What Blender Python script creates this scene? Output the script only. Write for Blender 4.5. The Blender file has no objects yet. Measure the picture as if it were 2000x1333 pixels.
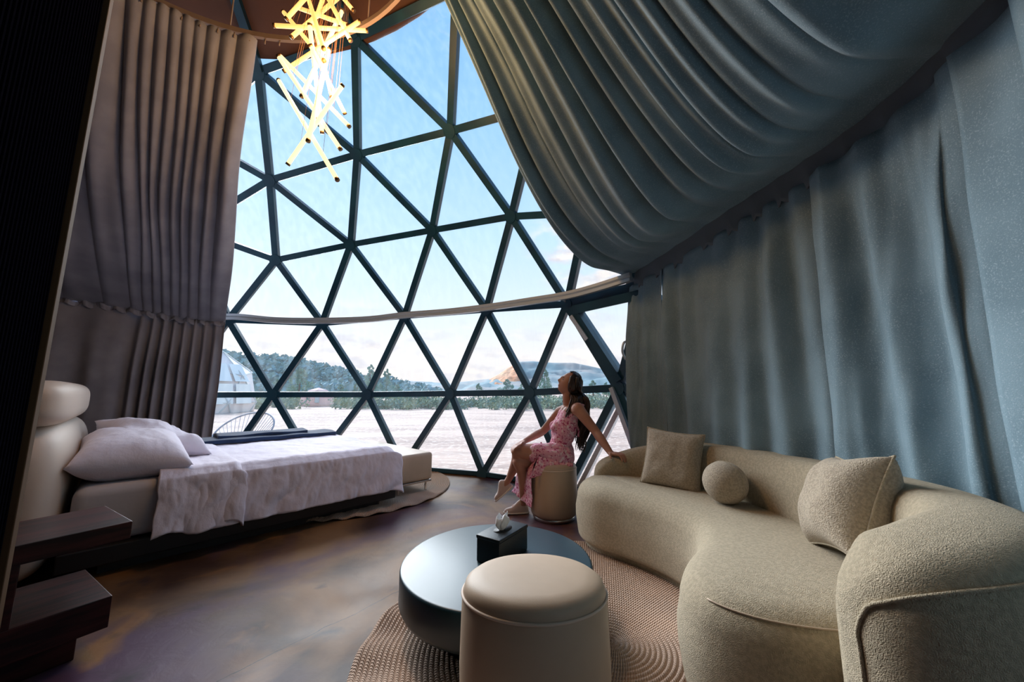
import bpy, bmesh, math, random
import numpy as np
from math import sin, cos, tan, atan2, pi, sqrt, radians
from mathutils import Vector, Matrix, noise
rnd = random.Random(7)
C = bpy.context.scene.collection
S = bpy.context.scene

# ---------------------------------------------------------------- camera
FPX, DY, H = 701.3, 99.0, 1.05
TH = math.atan(DY / FPX)
cam = bpy.data.objects.new('camera', bpy.data.cameras.new('camera')); C.objects.link(cam)
cam.location = (0, 0, H); cam.rotation_euler = (pi / 2 + TH, 0, 0)
cam.data.sensor_width = 36.0; cam.data.lens = 36.0 * FPX / 2000.0
cam.data.clip_start = 0.02; cam.data.clip_end = 2000
S.camera = cam
S.view_settings.view_transform = 'Standard'; S.view_settings.look = 'None'
S.view_settings.gamma = 1; S.view_settings.use_curve_mapping = False
S.view_settings.exposure = 0.5
S.cycles.max_bounces = 10; S.cycles.diffuse_bounces = 2; S.cycles.transparent_max_bounces = 24
S.cycles.caustics_reflective = False; S.cycles.caustics_refractive = False

def ray(px, py):
    a = (px - 1000) / FPX; b = -(py - 666.5) / FPX
    return Vector((a, cos(TH) - b * sin(TH), sin(TH) + b * cos(TH)))
def U(px, py, z):                 # point of the horizontal plane at height z
    r = ray(px, py); t = (z - H) / r.z
    return Vector((r.x * t, r.y * t, z))
def UD(px, py, y):                # point at forward distance y
    r = ray(px, py); t = y / r.y
    return Vector((r.x * t, y, H + r.z * t))

# ---------------------------------------------------------------- sky
W = bpy.data.worlds.new('sky'); S.world = W; W.use_nodes = True
nt = W.node_tree; N = nt.nodes; L = nt.links; N.clear()
out = N.new('ShaderNodeOutputWorld'); bg = N.new('ShaderNodeBackground'); L.new(bg.outputs[0], out.inputs[0])
bg.inputs['Strength'].default_value = 0.95
geo = N.new('ShaderNodeTexCoord'); nrm = N.new('ShaderNodeVectorMath'); nrm.operation = 'NORMALIZE'
L.new(geo.outputs['Generated'], nrm.inputs[0])
sep = N.new('ShaderNodeSeparateXYZ'); L.new(nrm.outputs[0], sep.inputs[0])
cr = N.new('ShaderNodeValToRGB'); L.new(sep.outputs['Z'], cr.inputs[0])
el = cr.color_ramp.elements
el[0].position = 0.0; el[0].color = (0.78, 0.72, 0.70, 1)
el[1].position = 1.0; el[1].color = (0.10, 0.30, 0.72, 1)
for p, c in ((.10, (.80, .77, .77, 1)), (.22, (.66, .76, .84, 1)), (.42, (.46, .66, .87, 1)), (.62, (.30, .54, .85, 1)), (.80, (.18, .42, .80, 1))):
    e = el.new(p); e.color = c
def wnoise(scale, det, stretch, lo, hi, off=(0, 0, 0)):
    mp = N.new('ShaderNodeMapping'); mp.inputs['Scale'].default_value = (1, 1, stretch); mp.inputs['Location'].default_value = off
    L.new(nrm.outputs[0], mp.inputs[0])
    n = N.new('ShaderNodeTexNoise'); n.inputs['Scale'].default_value = scale; n.inputs['Detail'].default_value = det
    L.new(mp.outputs[0], n.inputs[0])
    r = N.new('ShaderNodeMapRange'); r.interpolation_type = 'SMOOTHSTEP'
    r.inputs[1].default_value = lo; r.inputs[2].default_value = hi
    L.new(n.outputs[0], r.inputs[0]); return r.outputs[0]
def wmath(op, a, b=None, c=None):
    m = N.new('ShaderNodeMath'); m.operation = op
    for i, v in enumerate((a, b, c)):
        if v is None: continue
        if hasattr(v, 'links'): L.new(v, m.inputs[i])
        else: m.inputs[i].default_value = v
    return m.outputs[0]
def bank(px, py, rad):            # where a bank of cloud stands in the sky
    d = ray(px, py).normalized()
    dp = N.new('ShaderNodeVectorMath'); dp.operation = 'DISTANCE'
    L.new(nrm.outputs[0], dp.inputs[0]); dp.inputs[1].default_value = d
    r = N.new('ShaderNodeMapRange'); r.interpolation_type = 'SMOOTHSTEP'
    r.inputs[1].default_value = rad; r.inputs[2].default_value = rad * .3
    L.new(dp.outputs['Value'], r.inputs[0]); return r.outputs[0]
low = N.new('ShaderNodeMapRange'); low.inputs[1].default_value = .22; low.inputs[2].default_value = .05; L.new(sep.outputs['Z'], low.inputs[0])
c1 = wmath('MULTIPLY', wnoise(9, 8, 3.0, .47, .60), low.outputs[0])
c2 = wnoise(7, 9, 2.2, .44, .58, (.3, .1, .6))
bk = wmath('MAXIMUM', bank(1105, 490, .13), bank(1190, 560, .13))
bk = wmath('MAXIMUM', bk, bank(700, 730, .22))
c2 = wmath('MULTIPLY', c2, bk)
cl = wmath('MAXIMUM', wmath('MULTIPLY', c1, .8), c2)
shade = wnoise(14, 6, 2.0, .40, .62, (.1, .5, .2))
cc = N.new('ShaderNodeMix'); cc.data_type = 'RGBA'; L.new(shade, cc.inputs['Factor'])
cc.inputs['A'].default_value = (.62, .60, .66, 1); cc.inputs['B'].default_value = (.92, .83, .76, 1)
mx = N.new('ShaderNodeMix'); mx.data_type = 'RGBA'
L.new(cl, mx.inputs['Factor']); L.new(cr.outputs[0], mx.inputs['A']); L.new(cc.outputs['Result'], mx.inputs['B'])
L.new(mx.outputs['Result'], bg.inputs['Color'])

# wide soft lamp added to strengthen the sky's daylight through the window
sun = bpy.data.objects.new('sun', bpy.data.lights.new('sun', 'SUN')); C.objects.link(sun)
sun.data.energy = 5.6; sun.data.color = (.92, .96, 1); sun.data.angle = radians(46)
sun.rotation_euler = Vector((-.50, .70, .50)).to_track_quat('Z', 'Y').to_euler()

# ---------------------------------------------------------------- materials
def nodes(name):
    m = bpy.data.materials.new(name); m.use_nodes = True
    return m, m.node_tree, m.node_tree.nodes['Principled BSDF']
def mat(name, col, rough=.6, metal=0, col2=None, ns=5, nd=4, lo=.4, hi=.6, bump=0, bs=80, bd=3, sheen=0, spec=.5,
        stretch=(1, 1, 1), vor=False, coat=0, emit=None, es=0, bdist=.01, speck=None, alpha=None, sub=0):
    m, t, p = nodes(name)
    p.inputs['Base Color'].default_value = (*col, 1); p.inputs['Roughness'].default_value = rough
    p.inputs['Metallic'].default_value = metal; p.inputs['Specular IOR Level'].default_value = spec
    p.inputs['Coat Weight'].default_value = coat
    if sheen:
        p.inputs['Sheen Weight'].default_value = sheen; p.inputs['Sheen Roughness'].default_value = .5
    tc = t.nodes.new('ShaderNodeTexCoord'); mp = t.nodes.new('ShaderNodeMapping'); mp.inputs['Scale'].default_value = stretch
    t.links.new(tc.outputs['Object'], mp.inputs[0])
    last = None
    if col2 is not None:
        n = t.nodes.new('ShaderNodeTexNoise'); n.inputs['Scale'].default_value = ns; n.inputs['Detail'].default_value = nd
        t.links.new(mp.outputs[0], n.inputs[0])
        r = t.nodes.new('ShaderNodeMapRange'); r.inputs[1].default_value = lo; r.inputs[2].default_value = hi
        t.links.new(n.outputs[0], r.inputs[0])
        x = t.nodes.new('ShaderNodeMix'); x.data_type = 'RGBA'
        x.inputs['A'].default_value = (*col, 1); x.inputs['B'].default_value = (*col2, 1)
        t.links.new(r.outputs[0], x.inputs['Factor']); last = x.outputs['Result']
        t.links.new(last, p.inputs['Base Color'])
    if speck:
        sc, c3, lo3, hi3 = speck
        n = t.nodes.new('ShaderNodeTexNoise'); n.inputs['Scale'].default_value = sc; n.inputs['Detail'].default_value = 2
        t.links.new(tc.outputs['Object'], n.inputs[0])
        r = t.nodes.new('ShaderNodeMapRange'); r.inputs[1].default_value = lo3; r.inputs[2].default_value = hi3
        t.links.new(n.outputs[0], r.inputs[0])
        x = t.nodes.new('ShaderNodeMix'); x.data_type = 'RGBA'; x.inputs['B'].default_value = (*c3, 1)
        if last: t.links.new(last, x.inputs['A'])
        else: x.inputs['A'].default_value = (*col, 1)
        t.links.new(r.outputs[0], x.inputs['Factor']); t.links.new(x.outputs['Result'], p.inputs['Base Color'])
    if bump:
        if vor:
            n = t.nodes.new('ShaderNodeTexVoronoi'); n.inputs['Scale'].default_value = bs; o = n.outputs['Distance']
        else:
            n = t.nodes.new('ShaderNodeTexNoise'); n.inputs['Scale'].default_value = bs; n.inputs['Detail'].default_value = bd; o = n.outputs[0]
        t.links.new(mp.outputs[0], n.inputs[0])
        b = t.nodes.new('ShaderNodeBump'); b.inputs['Strength'].default_value = bump; b.inputs['Distance'].default_value = bdist
        t.links.new(o, b.inputs['Height']); t.links.new(b.outputs[0], p.inputs['Normal'])
    if emit:
        p.inputs['Emission Color'].default_value = (*emit, 1); p.inputs['Emission Strength'].default_value = es
    return m
M = {}
M['curtain'] = mat('curtain_cloth_skylit', (.25, .38, .46), .8, col2=(.19, .30, .37), ns=3, bump=.25, bs=260, bdist=.004, sheen=.15, speck=(210, (.36, .48, .56), .55, .70))  # same grey cloth as the left curtain, blue skylight tinted into it
M['curtain_left'] = mat('curtain_cloth_left_lit', (.36, .345, .385), .8, col2=(.28, .27, .31), ns=3, bump=.25, bs=260, bdist=.004, sheen=.2)  # same cloth as the right curtain, its own light put into the colour
M['steel'] = mat('painted_steel', (.006, .045, .08), .4, spec=.5, col2=(.01, .07, .11), ns=4)
M['rail'] = mat('aluminium_rail', (.62, .70, .76), .35, metal=.35)
M['rail_warm'] = mat('painted_rail', (.30, .22, .18), .5)
M['liner'] = mat('ceiling_liner', (.17, .075, .045), .8, col2=(.12, .055, .035), ns=1.5, bump=.1, bs=30)
M['ribbed'] = mat('dark_ribbed_cloth', (.004, .004, .007), .95, bump=.3, bs=60, spec=0)
M['shell'] = mat('dark_shell_cloth', (.05, .035, .032), .9)
M['wood_edge'] = mat('oak_edge', (.11, .065, .035), .7, spec=.1, col2=(.08, .045, .025), ns=12, stretch=(1, 1, .1))
M['darkwood'] = mat('dark_stained_wood', (.014, .005, .005), .4, col2=(.06, .014, .012), ns=9, stretch=(.35, 3, 3), bump=.05, bs=60, spec=.25)
M['bedwood'] = mat('black_bed_frame', (.012, .011, .014), .45)
M['black'] = mat('satin_black', (.012, .042, .06), .36, spec=.7)
M['leather_black'] = mat('black_leather', (.008, .012, .016), .38, bump=.15, bs=300)
M['cream'] = mat('cream_leather', (.57, .43, .31), .5, col2=(.51, .385, .275), ns=4, bump=.08, bs=300, bdist=.003)
M['cream_light'] = mat('cream_headboard', (.72, .57, .46), .55, bump=.08, bs=300, bdist=.003)
M['boucle'] = mat('boucle', (.58, .48, .335), .9, col2=(.46, .38, .26), ns=90, nd=3, bump=.8, bs=360, bd=2, bdist=.007, sheen=.15)
M['weave'] = mat('cushion_weave', (.56, .46, .34), .9, col2=(.42, .34, .25), ns=110, nd=2, bump=.8, bs=240, bd=3, bdist=.008, sheen=.2)
M['linen'] = mat('white_linen', (.88, .80, .90), .85, bump=.38, bs=13, bd=8, bdist=.02, stretch=(1.2, 1, .8), sheen=.1)
M['sheet'] = mat('mattress_sheet', (.70, .65, .68), .85, bump=.2, bs=8, bd=5, bdist=.02)
M['navy'] = mat('navy_blanket', (.012, .035, .10), .9, col2=(.02, .055, .15), ns=8, bump=.5, bs=150, sheen=.4)
M['chrome'] = mat('brushed_steel', (.6, .58, .55), .25, metal=1)
M['lamp'] = mat('glowing_tube', (1, .8, .5), .4, emit=(1.0, .50, .13), es=1.05)
M['lamp_pale'] = mat('glowing_pale_tube', (1, .9, .7), .4, emit=(1.0, .74, .34), es=1.25)
M['lamp_cap'] = mat('bronze_cap', (.25, .14, .06), .4, metal=.8)
M['wire'] = mat('copper_wire', (.45, .20, .10), .5)
M['skin'] = mat('skin', (.52, .26, .175), .5, col2=(.45, .21, .14), ns=7, spec=.4)
M['hair'] = mat('dark_hair', (.020, .011, .010), .4, col2=(.055, .026, .016), ns=24, stretch=(1, 1, .12), bump=.6, bs=70, bdist=.012)
M['dress'] = mat('pink_floral', (.84, .40, .52), .8, col2=(.50, .05, .16), ns=58, nd=3, lo=.54, hi=.60, speck=(42, (.94, .72, .76), .55, .63), bump=.3, bs=25, bdist=.01)
M['tissue'] = mat('tissue_paper', (.88, .88, .9), .9)
M['shoe'] = mat('pale_shoe', (.62, .50, .46), .7)
M['sole'] = mat('white_sole', (.75, .72, .68), .7)
M['tent'] = mat('white_tent_membrane', (.80, .74, .74), .6)
M['tent_clear'] = mat('tent_window_sheet', (.78, .86, .88), .3)
M['tent_pink'] = mat('pink_tent_cloth', (.80, .50, .45), .8)
M['strutgrey'] = mat('grey_strut', (.50, .55, .58), .5)
M['bush'] = mat('sage_leaves', (.13, .22, .18), .9, col2=(.28, .33, .20), ns=1.1, nd=3)
M['tree'] = mat('hazy_juniper_leaves', (.13, .29, .24), .9, col2=(.24, .38, .28), ns=.9, nd=3)  # blue-green of glass and haze put into the leaf colour
M['bark'] = mat('bark', (.10, .07, .05), .9)
M['tree_far'] = mat('hazy_pinyon_leaves', (.15, .29, .33), .9, col2=(.24, .38, .38), ns=.3)  # leaf colour paled and blued to carry distance haze
M['chaircord'] = mat('grey_cord', (.30, .32, .40), .6)

def floor_mat():
    m, t, p = nodes('stained_concrete'); p.inputs['Specular IOR Level'].default_value = .16; tc = t.nodes.new('ShaderNodeTexCoord')
    def nz(s, d, off=0, st=(1, 1, 1)):
        mp = t.nodes.new('ShaderNodeMapping'); mp.inputs['Location'].default_value = (off, off * .7, 0); mp.inputs['Scale'].default_value = st
        t.links.new(tc.outputs['Object'], mp.inputs[0])
        n = t.nodes.new('ShaderNodeTexNoise'); n.inputs['Scale'].default_value = s; n.inputs['Detail'].default_value = d; n.inputs['Distortion'].default_value = .6
        t.links.new(mp.outputs[0], n.inputs[0]); return n.outputs[0]
    def ramp(f, lo, hi):
        r = t.nodes.new('ShaderNodeMapRange'); r.inputs[1].default_value = lo; r.inputs[2].default_value = hi; t.links.new(f, r.inputs[0]); return r.outputs[0]
    def mix(f, a, b):
        x = t.nodes.new('ShaderNodeMix'); x.data_type = 'RGBA'; t.links.new(f, x.inputs['Factor'])
        for k, v in (('A', a), ('B', b)):
            if isinstance(v, tuple): x.inputs[k].default_value = (*v, 1)
            else: t.links.new(v, x.inputs[k])
        return x.outputs['Result']
    c = mix(ramp(nz(1.3, 6), .40, .62), (.06, .028, .018), (.28, .145, .062))
    c = mix(ramp(nz(.9, 5, 3), .50, .66), c, (.095, .048, .085))
    c = mix(ramp(nz(2.3, 6, 8), .60, .72), c, (.26, .12, .045))
    c = mix(ramp(nz(3.5, 7, 12), .62, .75), c, (.03, .022, .028))
    # hairline crack between two floor points, wobbling
    a, b = U(380, 1356, 0), U(722, 1184, 0); d = (b - a).normalized(); n = Vector((-d.y, d.x, 0))
    dt = t.nodes.new('ShaderNodeVectorMath'); dt.operation = 'DOT_PRODUCT'; t.links.new(tc.outputs['Object'], dt.inputs[0]); dt.inputs[1].default_value = n
    w = t.nodes.new('ShaderNodeMath'); w.operation = 'MULTIPLY_ADD'; t.links.new(nz(6, 6, 20), w.inputs[0]); w.inputs[1].default_value = .06
    t.links.new(dt.outputs['Value'], w.inputs[2])
    s = t.nodes.new('ShaderNodeMath'); s.operation = 'SUBTRACT'; t.links.new(w.outputs[0], s.inputs[0]); s.inputs[1].default_value = n.dot(a) + .03
    ab = t.nodes.new('ShaderNodeMath'); ab.operation = 'ABSOLUTE'; t.links.new(s.outputs[0], ab.inputs[0])
    c = mix(ramp(ab.outputs[0], .0025, .0012), c, (.012, .010, .012))
    t.links.new(c, p.inputs['Base Color'])
    r = t.nodes.new('ShaderNodeMapRange'); r.inputs[3].default_value = .30; r.inputs[4].default_value = .62; t.links.new(nz(3, 6, 5), r.inputs[0])
    t.links.new(r.outputs[0], p.inputs['Roughness'])
    bp = t.nodes.new('ShaderNodeBump'); bp.inputs['Strength'].default_value = .25; bp.inputs['Distance'].default_value = .01
    t.links.new(nz(9, 8, 2), bp.inputs['Height']); t.links.new(bp.outputs[0], p.inputs['Normal'])
    return m
M['floor'] = floor_mat()

def ground_mat():
    m = mat('desert_soil', (.60, .42, .335), .95, col2=(.44, .30, .24), ns=.5, nd=8, stretch=(.35, 1.6, 1), bump=.6, bs=1.6, bd=8, bdist=.12, speck=(9, (.70, .53, .44), .52, .66))
    return m
M['ground'] = ground_mat()
def glass_mat():
    m = bpy.data.materials.new('dusty_glass'); m.use_nodes = True; t = m.node_tree; t.nodes.clear()
    o = t.nodes.new('ShaderNodeOutputMaterial'); tr = t.nodes.new('ShaderNodeBsdfTransparent'); tr.inputs[0].default_value = (.97, .985, .99, 1)
    gl = t.nodes.new('ShaderNodeBsdfGlossy'); gl.inputs['Roughness'].default_value = .03
    fr = t.nodes.new('ShaderNodeFresnel'); fr.inputs[0].default_value = 1.2
    m1 = t.nodes.new('ShaderNodeMixShader'); t.links.new(fr.outputs[0], m1.inputs[0]); t.links.new(tr.outputs[0], m1.inputs[1]); t.links.new(gl.outputs[0], m1.inputs[2])
    df = t.nodes.new('ShaderNodeBsdfTranslucent'); df.inputs[0].default_value = (.8, .85, .88, 1)
    tc = t.nodes.new('ShaderNodeTexCoord'); mp = t.nodes.new('ShaderNodeMapping'); mp.inputs['Scale'].default_value = (3, 3, .5)
    t.links.new(tc.outputs['Object'], mp.inputs[0])
    n = t.nodes.new('ShaderNodeTexNoise'); n.inputs['Scale'].default_value = 5; n.inputs['Detail'].default_value = 8; t.links.new(mp.outputs[0], n.inputs[0])
    r = t.nodes.new('ShaderNodeMapRange'); r.inputs[1].default_value = .4; r.inputs[2].default_value = .75; r.inputs[3].default_value = .02; r.inputs[4].default_value = .06
    t.links.new(n.outputs[0], r.inputs[0])
    m2 = t.nodes.new('ShaderNodeMixShader'); t.links.new(r.outputs[0], m2.inputs[0]); t.links.new(m1.outputs[0], m2.inputs[1]); t.links.new(df.outputs[0], m2.inputs[2])
    t.links.new(m2.outputs[0], o.inputs[0]); return m
M['glass'] = glass_mat()

# ---------------------------------------------------------------- helpers
def link(o, parent=None):
    C.objects.link(o)
    if parent: o.parent = parent
    return o
def mesh(name, verts, faces, m, parent=None, smooth=True):
    me = bpy.data.meshes.new(name); me.from_pydata([tuple(v) for v in verts], [], faces); me.update()
    if smooth: me.polygons.foreach_set('use_smooth', [True] * len(me.polygons))
    o = bpy.data.objects.new(name, me)
    if m: me.materials.append(m)
    return link(o, parent)
def bobj(name, bm, m, parent=None, smooth=True):
    bmesh.ops.recalc_face_normals(bm, faces=bm.faces)
    me = bpy.data.meshes.new(name); bm.to_mesh(me); bm.free()
    if smooth: me.polygons.foreach_set('use_smooth', [True] * len(me.polygons))
    o = bpy.data.objects.new(name, me); me.materials.append(m)
    return link(o, parent)
def thing(name, label, cat, loc=(0, 0, 0), rz=0, group=None):
    o = bpy.data.objects.new(name, None); o.empty_display_size = .1; C.objects.link(o)
    o.location = loc; o.rotation_euler = (0, 0, rz); o['label'] = label; o['category'] = cat
    if group: o['group'] = group
    return o
def tag(o, label, cat, group=None, kind=None):
    o['label'] = label; o['category'] = cat
    if group: o['group'] = group
    if kind: o['kind'] = kind
    return o
def struct(o): o['kind'] = 'structure'; return o
def box(bm, c, s, mtx=None, bev=0, seg=2):
    r = bmesh.ops.create_cube(bm, size=1)
    for v in r['verts']: v.co = Vector((v.co.x * s[0], v.co.y * s[1], v.co.z * s[2]))
    if bev:
        es = list({e for v in r['verts'] for e in v.link_edges})
        rr = bmesh.ops.bevel(bm, geom=es, offset=bev, segments=seg, affect='EDGES', profile=.5)
        vs = list({v for f in rr['faces'] for v in f.verts} | {v for v in r['verts'] if v.is_valid})
    else: vs = r['verts']
    for v in vs:
        v.co = v.co + Vector(c)
        if mtx is not None: v.co = mtx @ v.co
    return vs
def beam(p, q, w, d, nrm, name, m, parent):      # rectangular bar from p to q, depth d along nrm
    p, q = Vector(p), Vector(q); ax = (q - p).normalized(); n = (nrm - ax * nrm.dot(ax)).normalized(); s = ax.cross(n)
    vs = [e + s * a * w / 2 + n * b * d / 2 for e in (p, q) for a, b in ((-1, -1), (1, -1), (1, 1), (-1, 1))]
    fs = [(0, 1, 2, 3), (7, 6, 5, 4)] + [(i, i + 4, (i + 1) % 4 + 4, (i + 1) % 4) for i in range(4)]
    return mesh(name, vs, fs, m, parent, smooth=False)
def lathe(name, prof, m, parent=None, n=64, c=(0, 0, 0)):
    vs, fs = [], []
    k = len(prof)
    for i in range(n):
        a = 2 * pi * i / n
        for r, z in prof: vs.append((c[0] + r * cos(a), c[1] + r * sin(a), c[2] + z))
    for i in range(n):
        j = (i + 1) % n
        for q in range(k - 1): fs.append((i * k + q, j * k + q, j * k + q + 1, i * k + q + 1))
    o = mesh(name, vs, fs, m, parent)
    bm = bmesh.new(); bm.from_mesh(o.data); bmesh.ops.remove_doubles(bm, verts=bm.verts, dist=1e-5)
    bmesh.ops.holes_fill(bm, edges=bm.edges, sides=n + 1) if not (prof[0][0] < 1e-6 and prof[-1][0] < 1e-6) else None
    bmesh.ops.recalc_face_normals(bm, faces=bm.faces); bm.to_mesh(o.data); bm.free()
    o.data.polygons.foreach_set('use_smooth', [True] * len(o.data.polygons))
    return o
def cat(P, n, closed=False):      # Catmull-Rom through points (any length of vector), n samples per span
    P = [np.array(p, float) for p in P]; out = []
    k = len(P); spans = k if closed else k - 1
    for i in range(spans):
        if closed: a, b, c, d = P[(i - 1) % k], P[i], P[(i + 1) % k], P[(i + 2) % k]
        else: a, b, c, d = P[max(i - 1, 0)], P[i], P[i + 1], P[min(i + 2, k - 1)]
        for j in range(n):
            t = j / n
            out.append(.5 * ((2 * b) + (-a + c) * t + (2 * a - 5 * b + 4 * c - d) * t * t + (-a + 3 * b - 3 * c + d) * t ** 3))
    if not closed: out.append(P[-1])
    return out
def resample(P, n):
    P = np.array(P); d = np.r_[0, np.cumsum(np.linalg.norm(np.diff(P, axis=0), axis=1))]
    t = np.linspace(0, d[-1], n); return np.stack([np.interp(t, d, P[:, k]) for k in range(P.shape[1])], 1)
def tube(name, pts, rad, m, parent=None, seg=8, cap=True, flat=1.0):
    pts = [Vector(p) for p in pts]; vs, fs = [], []; k = len(pts)
    rads = rad if hasattr(rad, '__len__') else [rad] * k
    up = Vector((0, 0, 1)); prev = None
    for i, p in enumerate(pts):
        ax = (pts[min(i + 1, k - 1)] - pts[max(i - 1, 0)]).normalized()
        n = prev if prev is not None else (up if abs(ax.z) < .95 else Vector((1, 0, 0)))
        n = (n - ax * n.dot(ax)).normalized(); prev = n; s = ax.cross(n)
        for j in range(seg):
            a = 2 * pi * j / seg
            vs.append(p + (n * cos(a) + s * sin(a) * flat) * rads[i])
    for i in range(k - 1):
        for j in range(seg):
            j2 = (j + 1) % seg; fs.append((i * seg + j, i * seg + j2, (i + 1) * seg + j2, (i + 1) * seg + j))
    if cap: fs += [tuple(range(seg))[::-1], tuple(range((k - 1) * seg, k * seg))]
    return mesh(name, vs, fs, m, parent)
def grid(name, f, nu, nv, m, parent=None, thick=0, sub=0):
    vs = [f(i / (nu - 1), j / (nv - 1)) for i in range(nu) for j in range(nv)]
    fs = [(i * nv + j, (i + 1) * nv + j, (i + 1) * nv + j + 1, i * nv + j + 1) for i in range(nu - 1) for j in range(nv - 1)]
    o = mesh(name, vs, fs, m, parent)
    if thick:
        md = o.modifiers.new('thick', 'SOLIDIFY'); md.thickness = thick; md.offset = 0
    return o
def ns(x, y=0, z=0): return noise.noise(Vector((x, y, z)))
def sm(a, b, x):
    t = min(1, max(0, (x - a) / (b - a))); return t * t * (3 - 2 * t)

# ================================================================ the dome and its window
DC = Vector((-2.575, .135, .747)); DR = 5.117
def onsphere(px, py, R=DR):
    r = ray(px, py).normalized(); o = Vector((0, 0, H)) - DC; b = o.dot(r)
    return Vector((0, 0, H)) + r * (-b + sqrt(b * b - (o.dot(o) - R * R)))
NP = dict(A=(528, 352), B=(699, 302), C=(881, 256), D=(540, 508), E=(686, 478), F=(845, 450), G=(1000, 423), T1=(506, 140), T2=(695, 74), T3=(893, -22),
          H1=(447, 625), H2=(630, 632), H3=(791, 618), H4=(951, 605), H5=(1109, 594), I1=(534, 771), I2=(719, 771), I3=(881, 769), I4=(1037, 767), I5=(1210, 758),
          J1=(787, 918), J2=(945, 925), J3=(1112, 962), KA=(370, 262), KB=(372, 448), KC=(1052, 208), KD=(1147, 415),
          H0=(278, 622), I0=(340, 772), J0=(615, 907), JA=(437, 899), H6=(1262, 556), I6=(1420, 755), J4=(1300, 1035), T4=(1130, -160), KE=(1210, 150), KF=(1275, 395))
P3 = {k: onsphere(*v) for k, v in NP.items()}
for k in ('J1', 'J2', 'J3', 'J0', 'JA', 'J4'):
    v = P3[k] - DC; v.z = 0; v.normalize(); P3[k] = DC + v * sqrt(DR ** 2 - DC.z ** 2); P3[k].z = .03
tris = '''A T1 B|T1 T2 B|T2 B C|T2 T3 C|A B E|B E F|B C F|C F G|A D E|D E H2|D H1 H2|E H2 H3|E F H3|F H3 H4|F G H4|G H4 H5|H1 I1 H2|H2 I1 I2|H2 I2 H3|H3 I2 I3|H3 I3 H4|H4 I3 I4|H4 I4 H5|H5 I4 I5
|I1 J0 I2|J0 I2 J1|I2 J1 I3|I3 J1 J2|I3 J2 I4|I4 J2 J3|I4 J3 I5|I1 JA J0|KA T1 A|KA A KB|KB A D|KB D H1|KB H0 H1|H0 H1 I0|H1 I0 I1|I0 I1 JA|C T3 KC|C G KC|G KC KD|G KD H5|KD H5 H6|H5 H6 I5|I5 H6 I6|I5 J3 J4|I5 I6 J4|T3 KC T4|KC T4 KE|KC KD KE|KD KE KF|KD KF H6'''
tris = [t.split() for t in tris.replace('\n', '').split('|')]
win = thing('window_1', '', 'window'); del win['label']; del win['category']; win['kind'] = 'structure'
edges = set()
for t in tris:
    for a, b in ((0, 1), (1, 2), (0, 2)): edges.add(tuple(sorted((t[a], t[b]))))
for a, b in sorted(edges):
    p, q = P3[a], P3[b]; mid = (p + q) / 2 - DC
    w = .076
    if a[0] == 'J' and b[0] == 'J': w = .05
    if {a, b} in ({'H5', 'I5'}, {'H5', 'H6'}): w = .10
    ax = (q - p).normalized()
    beam(p + ax * .03, q - ax * .03, w, .07, mid, 'strut', M['steel'], win)
used = {x for t in tris for x in t}
for k in sorted(used):
    n = (P3[k] - DC).normalized(); bm = bmesh.new()
    bmesh.ops.create_cone(bm, cap_ends=True, segments=16, radius1=.075, radius2=.07, depth=.03,
                          matrix=Matrix.Translation(P3[k] - n * .035) @ n.to_track_quat('Z', 'Y').to_matrix().to_4x4())
    bobj('hub_plate', bm, M['steel'], win, smooth=False)
for t in tris:
    v = [P3[k] for k in t]; c = sum(v, Vector()) / 3; n = (c - DC).normalized()
    vv = [c + (x - c) * .985 + n * .012 for x in v]; vo = [x + n * .006 for x in vv]
    mesh('pane', vv + vo, [(0, 1, 2), (5, 4, 3), (0, 3, 4, 1), (1, 4, 5, 2), (2, 5, 3, 0)], M['glass'], win, smooth=False)
# door leaf framing at the right of the window: a heavier second set of bars inside the dome
door = thing('door_1', '', 'door'); del door['label']; del door['category']; door['kind'] = 'structure'
def inn(k, d): return P3[k] + (DC - P3[k]).normalized() * d
def lerp(a, b, t): return a + (b - a) * t
n0 = P3['H5'] - DC
beam(lerp(P3['H5'], P3['H6'], .13) - Vector((0, 0, .085)), lerp(P3['H6'], P3['H5'], .05) - Vector((0, 0, .085)), .09, .16, n0, 'head_bar', M['steel'], door)
sh = lerp(P3['H5'], P3['H6'], .13) - P3['H5']
beam(P3['H5'] + sh * .75 - Vector((0, 0, .06)), P3['I5'] + sh * .25 + Vector((0, 0, .08)), .075, .16, n0, 'side_bar', M['steel'], door)
a, b = P3['H5'] + sh * .55 - Vector((0, 0, .12)), P3['I5'] + sh * .4
beam(lerp(a, b, .03) - n0.normalized() * .07, lerp(a, b, .36) - n0.normalized() * .07, .045, .03, n0, 'closer_arm', M['rail'], door)
for u, v, s in (('I5', 'J3', Vector((.10, -.04, 0))), ('I5', 'J4', Vector((-.06, .02, 0))), ('I5', 'H6', Vector((.09, -.02, -.05)))):
    beam(P3[u] + s * 1.0, P3[v] + s * 1.0, .045, .10, n0, 'leaf_bar', M['rail'] if v != 'H6' else M['steel'], door)
hp = lerp(P3['I5'], P3['H6'], .42) - n0.normalized() * .07
tube('pull_handle', cat([hp + Vector((-.02, 0, -.12)), hp + Vector((-.05, 0, -.04)), hp + Vector((-.03, 0, .05)), hp + Vector((.03, 0, .05))], 5), .012, M['rail'], door)

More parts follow.
